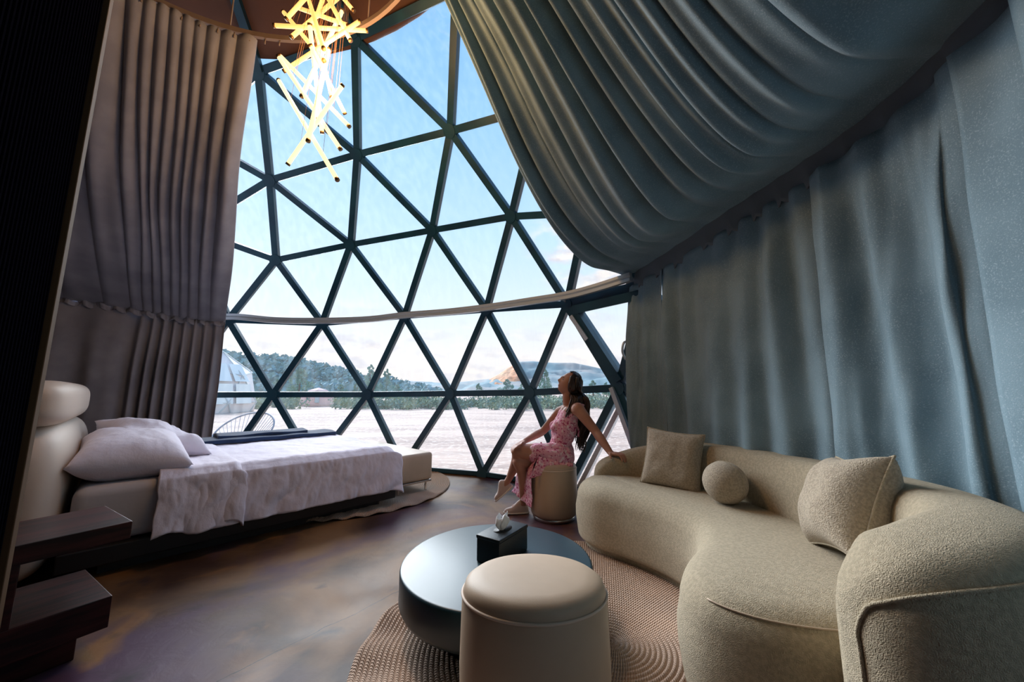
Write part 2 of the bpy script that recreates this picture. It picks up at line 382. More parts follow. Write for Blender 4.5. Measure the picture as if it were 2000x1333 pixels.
# opaque shell (wall and ceiling) around the glazed part
def shell(name, az0, az1, z0, z1, m, nu=40, nv=16):
    def f(u, v):
        a = radians(az0 + (az1 - az0) * u); z = z0 + (z1 - z0) * v; r = sqrt(max(0, (DR + .02) ** 2 - (z - DC.z) ** 2))
        return (DC.x + r * cos(a), DC.y + r * sin(a), z)
    return struct(grid(name, f, nu, nv, m, None, thick=.04))
zt = 4.66
vs = []; nu, nv = 72, 14
def capf(u, v):
    a = 2 * pi * u; t = (1 - v); r0 = sqrt((DR + .02) ** 2 - (zt - DC.z) ** 2); th0 = math.asin(r0 / (DR + .02)); th = th0 * t
    return (DC.x + (DR + .02) * sin(th) * cos(a), DC.y + (DR + .02) * sin(th) * sin(a), DC.z + (DR + .02) * cos(th))
struct(grid('ceiling', capf, nu + 1, nv, M['liner'], None, thick=.04))
wb = shell('wall_back', 128, 385, 0, zt, M['shell'], 90)
# rib under the ceiling liner
for (x0, y0), (x1, y1) in (((440, -60), (489, 82)), ((506, 140), (489, 82)), ((695, 74), (640, -40))):
    p, q = onsphere(x0, y0, DR - .04), onsphere(x1, y1, DR - .04)
    o = beam(p, q, .085, .06, (p + q) / 2 - DC, 'trim_1', M['steel'], None); struct(o)

# floor: a round slab
bm = bmesh.new(); bmesh.ops.create_cone(bm, cap_ends=True, segments=96, radius1=5.12, radius2=5.12, depth=.15, matrix=Matrix.Translation((DC.x, DC.y, -.075)))
fl = struct(bobj('floor', bm, M['floor'], smooth=False))

# partition at the left with its oak edge strip
pd = Vector((.60, -.80, 0)); pe = Vector((-1.325, 1, 0)) * 1.20
mtx = Matrix.Translation(pe) @ Matrix(((pd.x, -pd.y, 0, 0), (pd.y, pd.x, 0, 0), (0, 0, 1, 0), (0, 0, 0, 1)))
wl = thing('wall_left', '', 'wall'); del wl['label']; del wl['category']; wl['kind'] = 'structure'
bm = bmesh.new(); box(bm, (.66, -.05, 1.95), (1.28, .06, 3.9), mtx); bobj('wall_core', bm, M['ribbed'], wl, smooth=False)
vs, fs = [], []; nrib = 60
for i in range(nrib):                       # vertical ribs, joined: too fine to pick apart
    x0 = .022 + i * .0208; k = len(vs)
    for z in (.0, 3.9):
        for dx, dy in ((0, -.02), (.004, .006), (.012, .006), (.016, -.02)): vs.append(mtx @ Vector((x0 + dx, -.0 + dy, z)))
    for j in range(3): fs.append((k + j, k + j + 1, k + 5 + j, k + 4 + j))
rb = mesh('rib', vs, fs, M['ribbed'], wl, smooth=False); rb['kind'] = 'stuff'
bm = bmesh.new(); box(bm, (.0, -.03, 1.95), (.036, .1, 3.9), mtx, bev=.003); bobj('edge_strip', bm, M['wood_edge'], wl, smooth=False)

# ================================================================ outdoors
GZ = -.12
def gf(u, v):
    a = radians(20 + 150 * u); r = 5.0 + 395 * (v ** 2.6); x = DC.x + r * cos(a); y = DC.y + r * sin(a)
    k = sm(5.3, 9, r)
    return (x, y, GZ + k * (.10 * ns(x * .25, y * .5, 1) + .05 * ns(x * .9, y * 1.9, 4)))
g = grid('ground', gf, 150, 130, M['ground']); struct(g)

def hill(name, crest, Y, depth, m, amp, seed, label, base=-.6):
    pts = resample([(x, y) for x, y in crest], 150)
    def f(u, v):
        px, py = pts[min(149, int(u * 149))]; top = UD(px, py, Y); k = sm(0, 1, v) * .6 + .4 * v
        yy = Y - depth * (1 - v); x = top.x * (1 - .25 * (1 - v)) ; zz = base + (top.z - base) * k
        w = sin(pi * min(1, v)) 
        return (x, yy, zz + amp * (ns(x * .06, yy * .06, seed) + .5 * ns(x * .2, yy * .2, seed)) * w)
    nv = 24
    vs = [f(i / 149, j / (nv - 1)) for i in range(150) for j in range(nv)]
    vs2 = []
    for i in range(150):                     # back slope, so the hill has a body
        t = f(i / 149, 1.0); vs2 += [(t[0], Y + depth * .4, t[2] * .7), (t[0], Y + depth, base)]
    fs = [(i * nv + j, (i + 1) * nv + j, (i + 1) * nv + j + 1, i * nv + j + 1) for i in range(149) for j in range(nv - 1)]
    K = len(vs)
    for i in range(149):
        a, b = i * nv + nv - 1, (i + 1) * nv + nv - 1
        fs += [(a, b, K + 2 * (i + 1), K + 2 * i), (K + 2 * i, K + 2 * i + 2, K + 2 * i + 3, K + 2 * i + 1)]
    o = mesh(name, vs + vs2, fs, m); struct(o); return o, f
M['hill_far'] = mat('hazy_far_hill', (.20, .29, .31), .95, col2=(.34, .31, .29), ns=.03, nd=8, bump=.15, bs=.2, bdist=1)  # distance haze is mixed into this blue-grey
M['hill_near'] = mat('near_hill', (.13, .24, .24), .95, col2=(.26, .27, .22), ns=.05, nd=8, bump=.5, bs=.2, bdist=2)  # slope colour includes the blue-green haze over the hill
M['mesa'] = mat('sunlit_red_rock', (.60, .25, .12), .95, col2=(.72, .42, .25), ns=.06, nd=8, stretch=(1, 1, 2.5), bump=.7, bs=.15, bdist=3)  # red sandstone, with a sunlit orange glow put into the colour
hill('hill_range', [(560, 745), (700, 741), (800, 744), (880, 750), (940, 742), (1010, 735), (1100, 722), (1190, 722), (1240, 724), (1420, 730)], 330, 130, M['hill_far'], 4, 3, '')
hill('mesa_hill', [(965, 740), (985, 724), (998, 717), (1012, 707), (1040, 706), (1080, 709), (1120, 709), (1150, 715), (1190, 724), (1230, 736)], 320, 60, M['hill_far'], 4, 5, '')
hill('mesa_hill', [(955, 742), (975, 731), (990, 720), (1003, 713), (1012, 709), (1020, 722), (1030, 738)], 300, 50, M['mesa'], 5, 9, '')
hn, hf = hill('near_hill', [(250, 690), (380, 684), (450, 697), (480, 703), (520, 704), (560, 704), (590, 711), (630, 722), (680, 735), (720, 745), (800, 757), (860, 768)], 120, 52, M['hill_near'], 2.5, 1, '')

def leafball(bm, c, r, n, s, rn, flat=1):
    for _ in range(n):
        d = Vector((rn.gauss(0, 1), rn.gauss(0, 1), rn.gauss(0, 1))).normalized() * (rn.random() ** .4)
        p = Vector(c) + Vector((d.x * r, d.y * r, d.z * r * flat)); a = Vector((rn.gauss(0, 1), rn.gauss(0, 1), rn.gauss(0, 1))).normalized(); b = a.orthogonal().normalized()
        k = s * rn.uniform(.6, 1.3)
        v = [bm.verts.new(p + a * k), bm.verts.new(p + b * k * .8), bm.verts.new(p - a * k), bm.verts.new(p - b * k * .8)]
        bm.faces.new(v)
# pinyon scrub over the near hill: nobody could count it
rn = random.Random(3); bm = bmesh.new()
for _ in range(1300):
    u, v = rn.random(), rn.random() ** .8; p = Vector(hf(u, v)); r = rn.uniform(.8, 2.0)
    leafball(bm, p + Vector((0, 0, r * .5)), r, 28, r * .36, rn, .8)
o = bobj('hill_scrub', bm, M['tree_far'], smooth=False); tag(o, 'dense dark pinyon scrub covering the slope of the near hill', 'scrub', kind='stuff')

def tree_protos():
    res = []
    for q in range(3):
        rn = random.Random(20 + q); t = thing('juniper_tree', '', 'tree')
        bm = bmesh.new(); hh = (3.6, 3.0, 2.6)[q]
        for i in range(46):
            k = rn.random(); z = .35 + k * (hh - .35); rr = (1 - k) ** .7 * (.95, 1.25, 1.5)[q] + .08; a = rn.uniform(0, 2 * pi); d = rr * rn.uniform(.3, 1)
            leafball(bm, (d * cos(a), d * sin(a), z), .34 * (1.25 - k), 56, .07, rn)
        bobj('foliage', bm, M['tree'], t, smooth=False)
        tube('trunk', [(0, 0, -.1), (.05, 0, .6), (0, .04, hh * .8)], [.12, .09, .03], M['bark'], t, 8); res.append(t)
    return res
TP = tree_protos()
def put_copy(src, loc, rz, sc, label, group=None):
    r = src.copy(); C.objects.link(r); r.location = loc; r.rotation_euler = (0, 0, rz); r.scale = (sc, sc, sc); r['label'] = label
    if group: r['group'] = group
    for ch in list(src.children):
        c = ch.copy(); C.objects.link(c); c.parent = r
    return r
used_p = set()
def place(src, loc, rz, sc, label, group=None):
    if src.name in used_p: return put_copy(src, loc, rz, sc, label, group)
    used_p.add(src.name); src.location = loc; src.rotation_euler = (0, 0, rz); src.scale = (sc,) * 3; src['label'] = label
    if group: src['group'] = group
    return src
TG = 'juniper trees at the edge of the field'
def atg(px, Y): p = UD(px, 766, Y); return (p.x, Y, GZ)
for px, py, Y, q, lab in ((722, 714, 42, 0, 'tall pointed juniper above the second hub of the eye-level bars'), (754, 722, 44, 0, 'pointed juniper just right of the tallest pair, behind the sloping bar'),
                          (698, 748, 50, 1, 'rounded green juniper left of the pointed pair'), (775, 752, 52, 2, 'low wide juniper right of the pointed pair'),
                          (585, 722, 55, 2, 'broad juniper clump behind the small pink tent'), (540, 742, 44, 1, 'dark juniper left of the small pink tent'), (665, 752, 42, 2, 'low juniper right of the small pink tent'),
                          (935, 750, 60, 1, 'small juniper below the orange rock face'), (990, 742, 58, 2, 'wide pale juniper under the mesa'), (1064, 720, 50, 0, 'tall conical juniper left of the woman’s face'),
                          (1022, 744, 60, 1, 'juniper between mesa foot and conical tree'), (1158, 744, 52, 2, 'bushy juniper right of the woman’s hair'), (1185, 748, 54, 1, 'rightmost juniper, beside the heavy door bar')):
    top = UD(px, py, Y).z; hh = (3.6, 3.0, 2.6)[q]
    place(TP[q], atg(px, Y), rnd.uniform(0, 6), (top - GZ) / hh, lab.replace('’', "'"), TG)
# sagebrush: a continuous belt of low bushes in front of the trees, nobody could count it
rn = random.Random(5); bm = bmesh.new()
for i in range(420):
    px = rn.uniform(380, 1320); Y = rn.uniform(24, 37)
    if 588 < px < 660: continue
    c = atg(px, Y); s_ = rn.uniform(.35, 1.0)
    for k in range(3): leafball(bm, (c[0] + rn.uniform(-.6, .6), c[1] + rn.uniform(-.4, .4), GZ + s_ * rn.uniform(.2, .6)), .5 * s_ + .1, 28, .095, rn, .8)
o = bobj('sagebrush', bm, M['bush'], smooth=False); tag(o, 'belt of low grey-green sagebrush along the far edge of the bare field', 'scrub', kind='stuff')

# neighbouring white dome tent, far left
def dome_tent(name, c, R, m, label, zc, bars, win=True):
    t = thing(name, label, 'tent', (c[0], c[1], GZ))
    bm = bmesh.new(); bmesh.ops.create_icosphere(bm, subdivisions=2, radius=R)
    for v in bm.verts: v.co.z += zc
    bmesh.ops.bisect_plane(bm, geom=bm.verts[:] + bm.edges[:] + bm.faces[:], plane_co=(0, 0, 0), plane_no=(0, 0, 1), clear_inner=True)
    es = [(e.verts[0].co.copy(), e.verts[1].co.copy()) for e in bm.edges]
    bobj('membrane', bm, m, t, smooth=False)
    if bars:
        for a, b in es:
            mid = (a + b) / 2
            if mid.y < R * .3: beam(a, b, .05, .08, mid - Vector((0, 0, zc)), 'seam_bar', M['strutgrey'], t)
    return t
ct = UD(366, 766, 21)
t = dome_tent('dome_tent', (ct.x, 21), 3.45, M['tent'], 'large white geodesic dome tent across the field, at the left curtain', .55, True)
v0 = Vector((3.0, -1.5, .9)); 
bm = bmesh.new()
for k in range(3):
    a = radians(-55 + k * 22); r = 3.47
    for z0, z1 in ((.5, 1.6), (1.75, 2.75)):
        f = lambda a, z: Vector((sqrt(max(.01, r * r - (z - .55) ** 2)) * cos(a), sqrt(max(.01, r * r - (z - .55) ** 2)) * sin(a), z))
        bm.faces.new([bm.verts.new(f(a, z0)), bm.verts.new(f(a + .33, z0)), bm.verts.new(f(a + .33, z1)), bm.verts.new(f(a, z1))])
bobj('window_sheet', bm, M['tent_clear'], t, smooth=False)
cp = UD(622, 766, 30)
t = dome_tent('dome_tent', (cp.x, 30), 1.35, M['tent_pink'], 'small pink dome tent under the hill, above the foot of the bed', .15, False)
bm = bmesh.new(); box(bm, (.55, -1.16, .5), (.32, .12, .42), bev=.02); bobj('doorway', bm, M['strutgrey'], t, smooth=False)

# round string chair outside
cc = UD(466, 845, 6.1)
t = thing('string_chair', 'round grey string chair outside the glass, behind the bed', 'chair', (cc.x, 6.1, GZ), 0)
hoop = []
for i in range(40):
    a = 2 * pi * i / 40; x = .46 * cos(a); s = sin(a); hoop.append(Vector((x, .10 + .34 * s, .50 + .30 * s)))
tube('hoop', hoop + [hoop[0]], .014, M['chaircord'], t, 8)
ring = [Vector((.12 * cos(2 * pi * i / 24), -.06 + .10 * sin(2 * pi * i / 24), .24)) for i in range(24)]
tube('seat_ring', ring + [ring[0]], .010, M['chaircord'], t, 6)
bm = bmesh.new()
for i in range(40):
    a, b = hoop[i], ring[int(i * 24 / 40)]
    tube('cord', [a, lerp(a, b, .5) + Vector((0, .0, -.04)), b], .0042, M['chaircord'], t, 5)
bm.free()
for sx, sy in ((-1, -1), (1, -1), (-1, 1), (1, 1)):
    tube('leg', [(sx * .34, sy * .28 + .02, 0), (sx * .12, sy * .10 - .04, .24)], .010, M['chaircord'], t, 6)

# ================================================================ curtain rails
RPTS = [onsphere(x, y, DR - .13) for x, y in ((250, 650), (350, 632), (445, 619), (540, 626), (630, 627), (720, 624), (790, 616), (870, 610), (951, 601), (1040, 588), (1109, 577), (1170, 561), (1232, 541))]
BPTS = [U(1228, 545, 2.15), U(1300, 500, 2.18), U(1400, 432, 2.21), U(1500, 368, 2.24), U(1640, 275, 2.25), U(1750, 190, 2.26), U(1850, 100, 2.27), U(1925, 20, 2.28), Vector((1.5, .3, 2.3)), Vector((1.25, -.6, 2.3)), Vector((.6, -1.6, 2.3))]
rail = resample(cat(RPTS, 8), 120)
band = resample(cat(BPTS, 10), 400)
rt = thing('curtain_rail', 'silver curtain rail curving across the dome window above eye level', 'rail')
def profile_sweep(name, pts, hw, hh, m, parent):
    vs, fs = [], []; k = len(pts)
    prof = [(-hw, -hh), (hw, -hh), (hw * 1.0, -hh * .3), (hw * .4, 0), (hw, hh * .3), (hw, hh), (-hw, hh)]
    for i, p in enumerate(pts):
        p = Vector(p); d = (Vector(pts[min(i + 1, k - 1)]) - Vector(pts[max(i - 1, 0)])).normalized(); n = Vector((d.y, -d.x, 0)).normalized()
        for a, b in prof: vs.append(p + n * a + Vector((0, 0, b)))
    q = len(prof)
    for i in range(k - 1):
        for j in range(q): fs.append((i * q + j, i * q + (j + 1) % q, (i + 1) * q + (j + 1) % q, (i + 1) * q + j))
    fs += [tuple(range(q)), tuple(range((k - 1) * q, k * q))[::-1]]
    return mesh(name, vs, fs, m, parent, smooth=False)
profile_sweep('rail_bar', rail, .022, .040, M['rail'], rt)
for k in ('H2', 'H3', 'H4', 'H5'):
    p = P3[k]; i = int(np.argmin(np.linalg.norm(rail[:, :2] - np.array(p)[:2], axis=1))); q = Vector(rail[i])
    tube('bracket', [q, p], .012, M['rail'], rt, 6)
# upper ring rail, small circle high under the ceiling
UC = Vector((-1.86, 1.18, 0)); UR = 1.56; UZ = 4.1
def ur(a, dz=0, dr=0): a = radians(a); return Vector((UC.x + (UR + dr) * cos(a), UC.y + (UR + dr) * sin(a), UZ + dz))
rt2 = thing('curtain_rail', 'brown ring rail high under the ceiling, carrying the left curtain', 'rail')
profile_sweep('rail_bar', [ur(i * 4) for i in range(91)], .014, .022, M['rail_warm'], rt2)
for a in (20, 65, 110, 155, 200, 245, 290, 335):
    p = ur(a); n = (p - DC); n.x *= .9; n.y *= .9
    top = Vector((p.x, p.y, 0)); rr = sqrt((p.x - DC.x) ** 2 + (p.y - DC.y) ** 2); top.z = DC.z + sqrt(DR ** 2 - rr ** 2)
    tube('hanger', [p, top], .006, M['rail_warm'], rt2, 6)

# ================================================================ left curtain
lc = thing('curtain', 'warm grey pleated curtain on the left, hanging from the high ring behind the bed', 'curtain')
LB = resample(cat([onsphere(x, y, DR - .20) for x, y in ((-60, 600), (20, 590), (95, 586), (200, 598), (300, 615), (380, 628), (440, 632))], 8), 200)
def lw(u): return u ** 1.0
def ltop(u):
    a = 172 - (172 - 102.5) * u
    return ur(a, -.03)
hooks_l = [0, .14, .30, .45, .56, .61, .65, .69, .73, .77, .81, .86, .92, 1.0]
def fold_phase(u, hk):
    for i in range(len(hk) - 1):
        if u <= hk[i + 1]: return i + (u - hk[i]) / (hk[i + 1] - hk[i]), hk[i + 1] - hk[i]
    return len(hk) - 1, hk[-1] - hk[-2]
def lupper(u, v):
    T = ltop(u); i = u * 199; k = int(min(198, i)); B = Vector(LB[k]) * (1 - (i - k)) + Vector(LB[k + 1]) * (i - k)
    p = T.lerp(B, v); ph, w = fold_phase(u, hooks_l)
    inward = Vector((.55, -.80, .15)); inward.normalize()
    f = abs(sin(pi * ph)) ** .8
    am = min(.13, w * 1.25 + .02) * (.65 + .5 * sin(pi * v)) * (.6 + .4 * min(1, v * 8))
    f2 = sin(2 * pi * (ph * 1.0) + 3 * ns(u * 3, v * 1.3, 7)) * .35 * sm(.1, .5, v)
    p = p + inward * (am * (f - .4 + f2) + .05 * ns(u * 5, v * 2.2, 2))
    # soft outward billow, then gathered at the low rail
    p += Vector((.16, -.22, -.18)) * sin(pi * v) * (.55 + .45 * u)
    tang = Vector((.8, .55, 0)); p += tang * (.05 * ns(u * 9, v * 2, 5)) * sin(pi * v)
    return p
grid('upper_panel', lupper, 330, 60, M['curtain_left'], lc, thick=.004)
def llower(u, v):
    i = u * 199; k = int(min(198, i)); B = Vector(LB[k]) * (1 - (i - k)) + Vector(LB[k + 1]) * (i - k)
    z = B.z + .02 + (.02 - B.z - .02) * v; g = sm(.45, .7, u)
    n = Vector((.45, -.89, 0)); ph = u * 5 + g * (u - .6) * 15
    am = (.035 + .035 * g) * (.35 + .65 * min(1, v * 3))
    p = Vector((B.x, B.y, z)) + n * (.02 + am * sin(2 * pi * ph + 1.5 * ns(u * 4, v * 1.5)) + .03 * ns(u * 4, v * 2, 9))
    p.z += .012 * sin(2 * pi * u * 14) * (1 - sm(0, .1, v))
    return p
grid('lower_panel', llower, 300, 40, M['curtain_left'], lc, thick=.004)
def lband(u, v):
    i = u * 199; k = int(min(198, i)); B = Vector(LB[k]); n = Vector((.45, -.89, 0))
    return B + n * (.05 + .02 * sin(2 * pi * u * 16) + .02 * ns(u * 30, v * 2)) + Vector((0, 0, .03 - .07 * v + .014 * sin(2 * pi * u * 16 + 1)))
grid('gathered_hem', lband, 260, 6, M['curtain_left'], lc, thick=.01)
for i in range(18):
    a = 168 - i * (72 / 17.); p = ur(a, -.02)
    tube('rail_hook', [p, p + Vector((0, 0, -.05))], .006, M['rail_warm'], lc, 5)

# ================================================================ right curtain: swagged upper part, band, panels to the floor
rc = thing('curtain', 'big blue-grey curtain swagged from ceiling to low rail and down the wall behind the sofa', 'curtain')
nb = len(band)
def bandp(t):
    i = t * (nb - 1); k = int(min(nb - 2, i)); return Vector(band[k]) * (1 - (i - k)) + Vector(band[k + 1]) * (i - k)
def t_at(px, py, z):
    q = U(px, py, z); return float(np.argmin(np.linalg.norm(band[:, :2] - np.array(q)[:2], axis=1))) / (nb - 1)
hk_px = [(1228, 545, 2.15), (1256, 530, 2.16), (1290, 508, 2.175), (1331, 482, 2.19), (1385, 443, 2.2), (1430, 413, 2.215), (1478, 383, 2.23), (1527, 350, 2.24), (1582, 315, 2.245), (1648, 262, 2.25), (1729, 205, 2.255), (1822, 122, 2.27)]
hooks = [t_at(*h) for h in hk_px]; hooks[0] = 0
last = hooks[-1]; step = .042
while last + step < .97: last += step; hooks.append(last)
hooks.append(1.0)
def dupper(u, v):
    B = bandp(u)
    a = 36 - 60 * u - 96 * u * u; T = ur(a, -.03, .0)
    p = T.lerp(B, v); ph, w = fold_phase(min(1, max(0, u + .010 * sin(pi * v) * ns(u * 9, v * 2.5, 6))), hooks)
    s1 = sin(pi * v); ex = 1.5 + .5 * sm(0, .2, u)
    p.z -= (.42 - .02 * sm(0, .2, u)) * sin(pi * v ** ex) * (1 - .45 * sm(.78, 1, v))
    p.x -= .10 * s1 * (1 - sm(0, .2, u))
    fr = ph - math.floor(ph)
    # each swag hangs between two hooks: rounded bottom, sharp crease at the hook line
    f = (sin(pi * fr) ** .7)
    wd = (hooks[min(len(hooks) - 1, int(ph) + 1)] - hooks[min(len(hooks) - 2, int(ph))])
    k_ = math.floor(ph); am = (.05 + 1.1 * min(wd, .05)) * (.35 + .65 * s1) * sm(0, .05, v + .01) * (1 - .85 * sm(.72, .96, v)) * (.55 + .75 * abs(sin(k_ * 2.4 + 1)))
    q = 2 * pi * ph * (1.35 + .25 * sin(k_)) + 3.4 * ns(u * 7, v * 1.2, 3)
    f2 = .30 * sin(q) * sm(0, .3, s1) * (1 - .75 * sm(.75, 1, v)) 
    d = Vector((-.45 * (1 - v), -.08, -.9)).normalized()
    p += d * am * (f * .9 + f2)
    p += d * (.06 * ns(u * 7, v * 2.3, 8)) * s1
    p.z -= .02 * (1 - sm(.9, 1, v)) * sm(.8, .9, v)
    return p
grid('upper_swag', dupper, 620, 90, M['curtain'], rc, thick=.005)
def dband(u, v):
    B = bandp(u); B2 = bandp(min(1, u + .002)) - bandp(max(0, u - .002)); n = Vector((B2.y, -B2.x, 0)).normalized()
    ph, w = fold_phase(u, hooks); fr = ph - math.floor(ph)
    return B + n * (.030 - .03 * sin(pi * fr) * v) + Vector((0, 0, .02 - .16 * v - .04 * sin(pi * fr) * v))
M['band'] = mat('curtain_band', (.17, .20, .235), .8, bump=.2, bs=200)
grid('rail_pocket', dband, 420, 8, M['band'], rc, thick=.008)
def panel(t0, t1, off, seed, waves, amp, name='curtain_panel', edge=.5):
    def f(u, v):
        t = t0 + (t1 - t0) * u; B = bandp(t); d = bandp(min(1, t + .004)) - bandp(max(0, t - .004)); n = Vector((d.y, -d.x, 0)).normalized()
        if n.dot(Vector((-1, 0, 0))) < 0: n = -n
        ph, w = fold_phase(t, hooks); fr = ph - math.floor(ph)
        z = (B.z - .11) * (1 - v) + .015 * v
        pin = math.exp(-((min(fr, 1 - fr) * 3.2) ** 2)) * math.exp(-v * 5)
        wav = amp * (sin(2 * pi * (waves * u + .25 * ns(u * 2, v * 1.2, seed))) * .6 + .7 * ns(u * waves * 1.7, v * .9, seed)) * sm(-.05, .25, v)
        cr = .010 * ns(u * 14 + v * 3, v * 7, seed + 4)
        p = Vector((B.x, B.y, z)) + n * (off + .028 - .035 * pin + wav + cr)
        return p
    return grid(name, f, 190, 70, M['curtain'], rc, thick=.004)
tA, tB = t_at(1588, 312, 2.245), t_at(1905, 50, 2.27)
panel(0, .10, .02, 11, 2.2, .04)
panel(.094, tA + .004, .01, 5, 5.5, .05)
panel(tA, tB + .02, .045, 21, 3.2, .06)
panel(tB, .98, .06, 31, 5, .05)
# over-hanging fold at the far right, in front of the last panel
def fold_f(u, v):
    t = tB + .035 + .16 * u; B = bandp(t); z = (B.z + .45) * (1 - v) + .03 * v
    return Vector((B.x - .11 - .02 * sin(3 * v), B.y, z)) + Vector((-1, .0, 0)) * (.05 * sin(2 * pi * 3.2 * u + 1.2 * ns(v * 2, 3)) + .02 * ns(u * 5, v * 4, 3))
grid('hanging_fold', fold_f, 150, 60, M['curtain'], rc, thick=.004)

# ================================================================ chandelier
ch = thing('chandelier', 'cascading chandelier of glowing amber tubes on thin wires', 'chandelier', (0, 0, 0))
sticks = [((563, 320), (668, 168), 2.40, 2.30), ((658, 350), (545, 158), 2.28, 2.5), ((664, 290), (545, 112), 2.42, 2.3), ((681, 246), (548, 110), 2.5, 2.42), ((673, 221), (607, 90), 2.6, 2.3),
          ((590, 187), (668, 22), 2.35, 2.5), ((602, 274), (642, 98), 2.3, 2.45), ((629, 258), (605, 50), 2.55, 2.3), ((556, 138), (702, 42), 2.5, 2.35), ((570, 72), (665, -8), 2.4, 2.5),
          ((537, 50), (716, 60), 2.35, 2.45), ((554, 24), (632, 118), 2.5, 2.4), ((684, 78), (640, -5), 2.4, 2.3), ((690, 20), (655, -22), 2.5, 2.5), ((584, 16), (680, 50), 2.6, 2.4), ((632, 94), (600, -10), 2.3, 2.4),
          ((618, 35), (640, -30), 2.5, 2.4), ((600, -8), (560, 36), 2.35, 2.35), ((648, 190), (612, 40), 2.6, 2.55)]
rw = random.Random(4); topz = 4.72
for i, ((x0, y0), (x1, y1), d0, d1) in enumerate(sticks):
    p, q = UD(x0, y0, d0), UD(x1, y1, d1); ax = (q - p).normalized()
    s = tube('light_tube', [p, q], .0155, M['lamp'] if (i >= 8 and i != 18) else M['lamp_pale'], ch, 10)
    tube('end_cap', [p - ax * .012, p + ax * .004], .0165, M['lamp_cap'], ch, 10)
    tube('end_cap', [q + ax * .012, q - ax * .004], .0165, M['lamp_cap'], ch, 10)
    for t in (.22, .78):
        w = lerp(p, q, t); tube('wire', [w, Vector((w.x * .6 - .5, w.y * .6 + .96, topz))], .0012, M['wire'], ch, 4)
bm = bmesh.new(); bmesh.ops.create_cone(bm, cap_ends=True, segments=40, radius1=.28, radius2=.28, depth=.05, matrix=Matrix.Translation((-1.27, 2.4, 4.75))); bobj('canopy', bm, M['lamp_cap'], ch, smooth=False)
lamp = bpy.data.objects.new('lamp_glow', bpy.data.lights.new('lamp_glow', 'POINT')); link(lamp, ch)
lamp.location = (-1.27, 2.4, 3.45); lamp.data.energy = 44; lamp.data.color = (1, .55, .22); lamp.data.shadow_soft_size = .25
tube('stem', [(-1.27, 2.4, 4.76), (-1.27, 2.4, 5.22)], .02, M['lamp_cap'], ch, 8)

# ================================================================ bed
e1 = Vector((.687, .726, 0)); e2 = Vector((-.726, .687, 0)); B0 = Vector((-2.40, 2.20, 0))
BR = atan2(e1.y, e1.x)
bed = thing('bed', 'low platform bed with dark frame and cream padded headboard, white mattress', 'bed', B0, BR)
BL, BW = 1.86, 1.70
bm = bmesh.new(); box(bm, (BL / 2 - .06, BW / 2, .115), (BL + .14, BW + .06, .10), bev=.006); box(bm, (BL / 2 - .04, BW / 2, .035), (BL - .14, BW - .10, .07)); bobj('frame', bm, M['bedwood'], bed, smooth=False)
bm = bmesh.new(); box(bm, (BL / 2 - .06, BW / 2, .335), (BL + .10, BW - .02, .33), bev=.06, seg=5); bobj('mattress', bm, M['sheet'], bed)
def roll(z0, z1, th, y0, y1, name):          # padded headboard segment, rounded
    vs, fs = [], []; nu, nv = 28, 44
    cy, cz = (y0 + y1) / 2, (z0 + z1) / 2; hy, hz, hx = (y1 - y0) / 2, (z1 - z0) / 2, th / 2
    def se(c, p): return math.copysign(abs(c) ** p, c)
    for i in range(nu + 1):
        a = -pi / 2 + pi * i / nu
        for j in range(nv):
            b = 2 * pi * j / nv
            x = hx * se(cos(a), .5) * se(cos(b), .62); z = hz * se(cos(a), .5) * se(sin(b), .62); y = hy * se(sin(a), .35)
            vs.append((-.33 + x, cy + y, cz + z))
    for i in range(nu):
        for j in range(nv): fs.append((i * nv + j, i * nv + (j + 1) % nv, (i + 1) * nv + (j + 1) % nv, (i + 1) * nv + j))
    return mesh(name, vs, fs, M['cream_light'], bed)
roll(.0, .87, .40, -.10, BW + .12, 'headboard_roll')
roll(.84, 1.12, .33, -.06, BW + .08, 'headboard_roll')
# duvet
dv = thing('duvet', 'rumpled white duvet folded back near the pillows, spread over the bed', 'duvet', B0, BR)
def duv(u, v, x0, x1, top, seed, hem, lift=0):
    # v runs across the bed and over both sides, arc length parametrised
    x = x0 + (x1 - x0) * u; side = top - hem; Lt = BW + 2 * side; s = v * Lt
    R = .07
    if s < side: y = -.035 - .03 * (1 - s / side) ; z = hem + s
    elif s > side + BW: y = BW + .035; z = top - (s - side - BW)
    else: y = s - side; z = top
    # round the shoulder
    dd = min(abs(s - side), abs(s - side - BW))
    if dd < R: z -= (R - dd) ** 2 / (2 * R) * .9
    onside = s < side
    wr = .012 * ns(x * 4 + z * 3, y * 2 + 2, seed) + .007 * ns(x * 13 - z * 6, y * 5, seed + 3) + .004 * abs(ns(x * 26 + y * 9, z * 12 + y * 14, seed))
    if onside or s > side + BW:
        k = (1 - s / side) if onside else (s - side - BW) / side
        y += (-1 if onside else 1) * ((.026 * abs(sin(x * 9 + 4.5 * ns(x * 2, z * 3, seed))) + .02) * k + abs(wr) * 1.8)
        z += .008 * ns(x * 5, 0, seed + 5) * k
    else:
        z += wr + .010 + .008 * sin(pi * min(1, max(0, y / BW))) * (1 - .3 * u)
    # foot end falls away
    fe = max(0, u - .93) / .07
    z -= fe * fe * .14 * (1 if not onside else .3); x += .03 * sin(pi * .5 * min(1, fe)) + (.02 * ns(z * 9, y * 4, 2))
    return (x, y, z + lift)
grid('cover', lambda u, v: duv(u, v, .50, BL + .02, .520, 3, .160), 150, 210, M['linen'], dv, thick=.016)
grid('foldback', lambda u, v: duv(u, v, .24, .66, .530, 12, .17 + .02 * sin(u * 9), .0), 60, 210, M['linen'], dv, thick=.03)
def footf(u, v):
    y = -.05 + (BW + .1) * u; z = .44 - .28 * v
    return (BL + .045 + .012 * ns(y * 8, z * 8) + .01 * v, y, z)
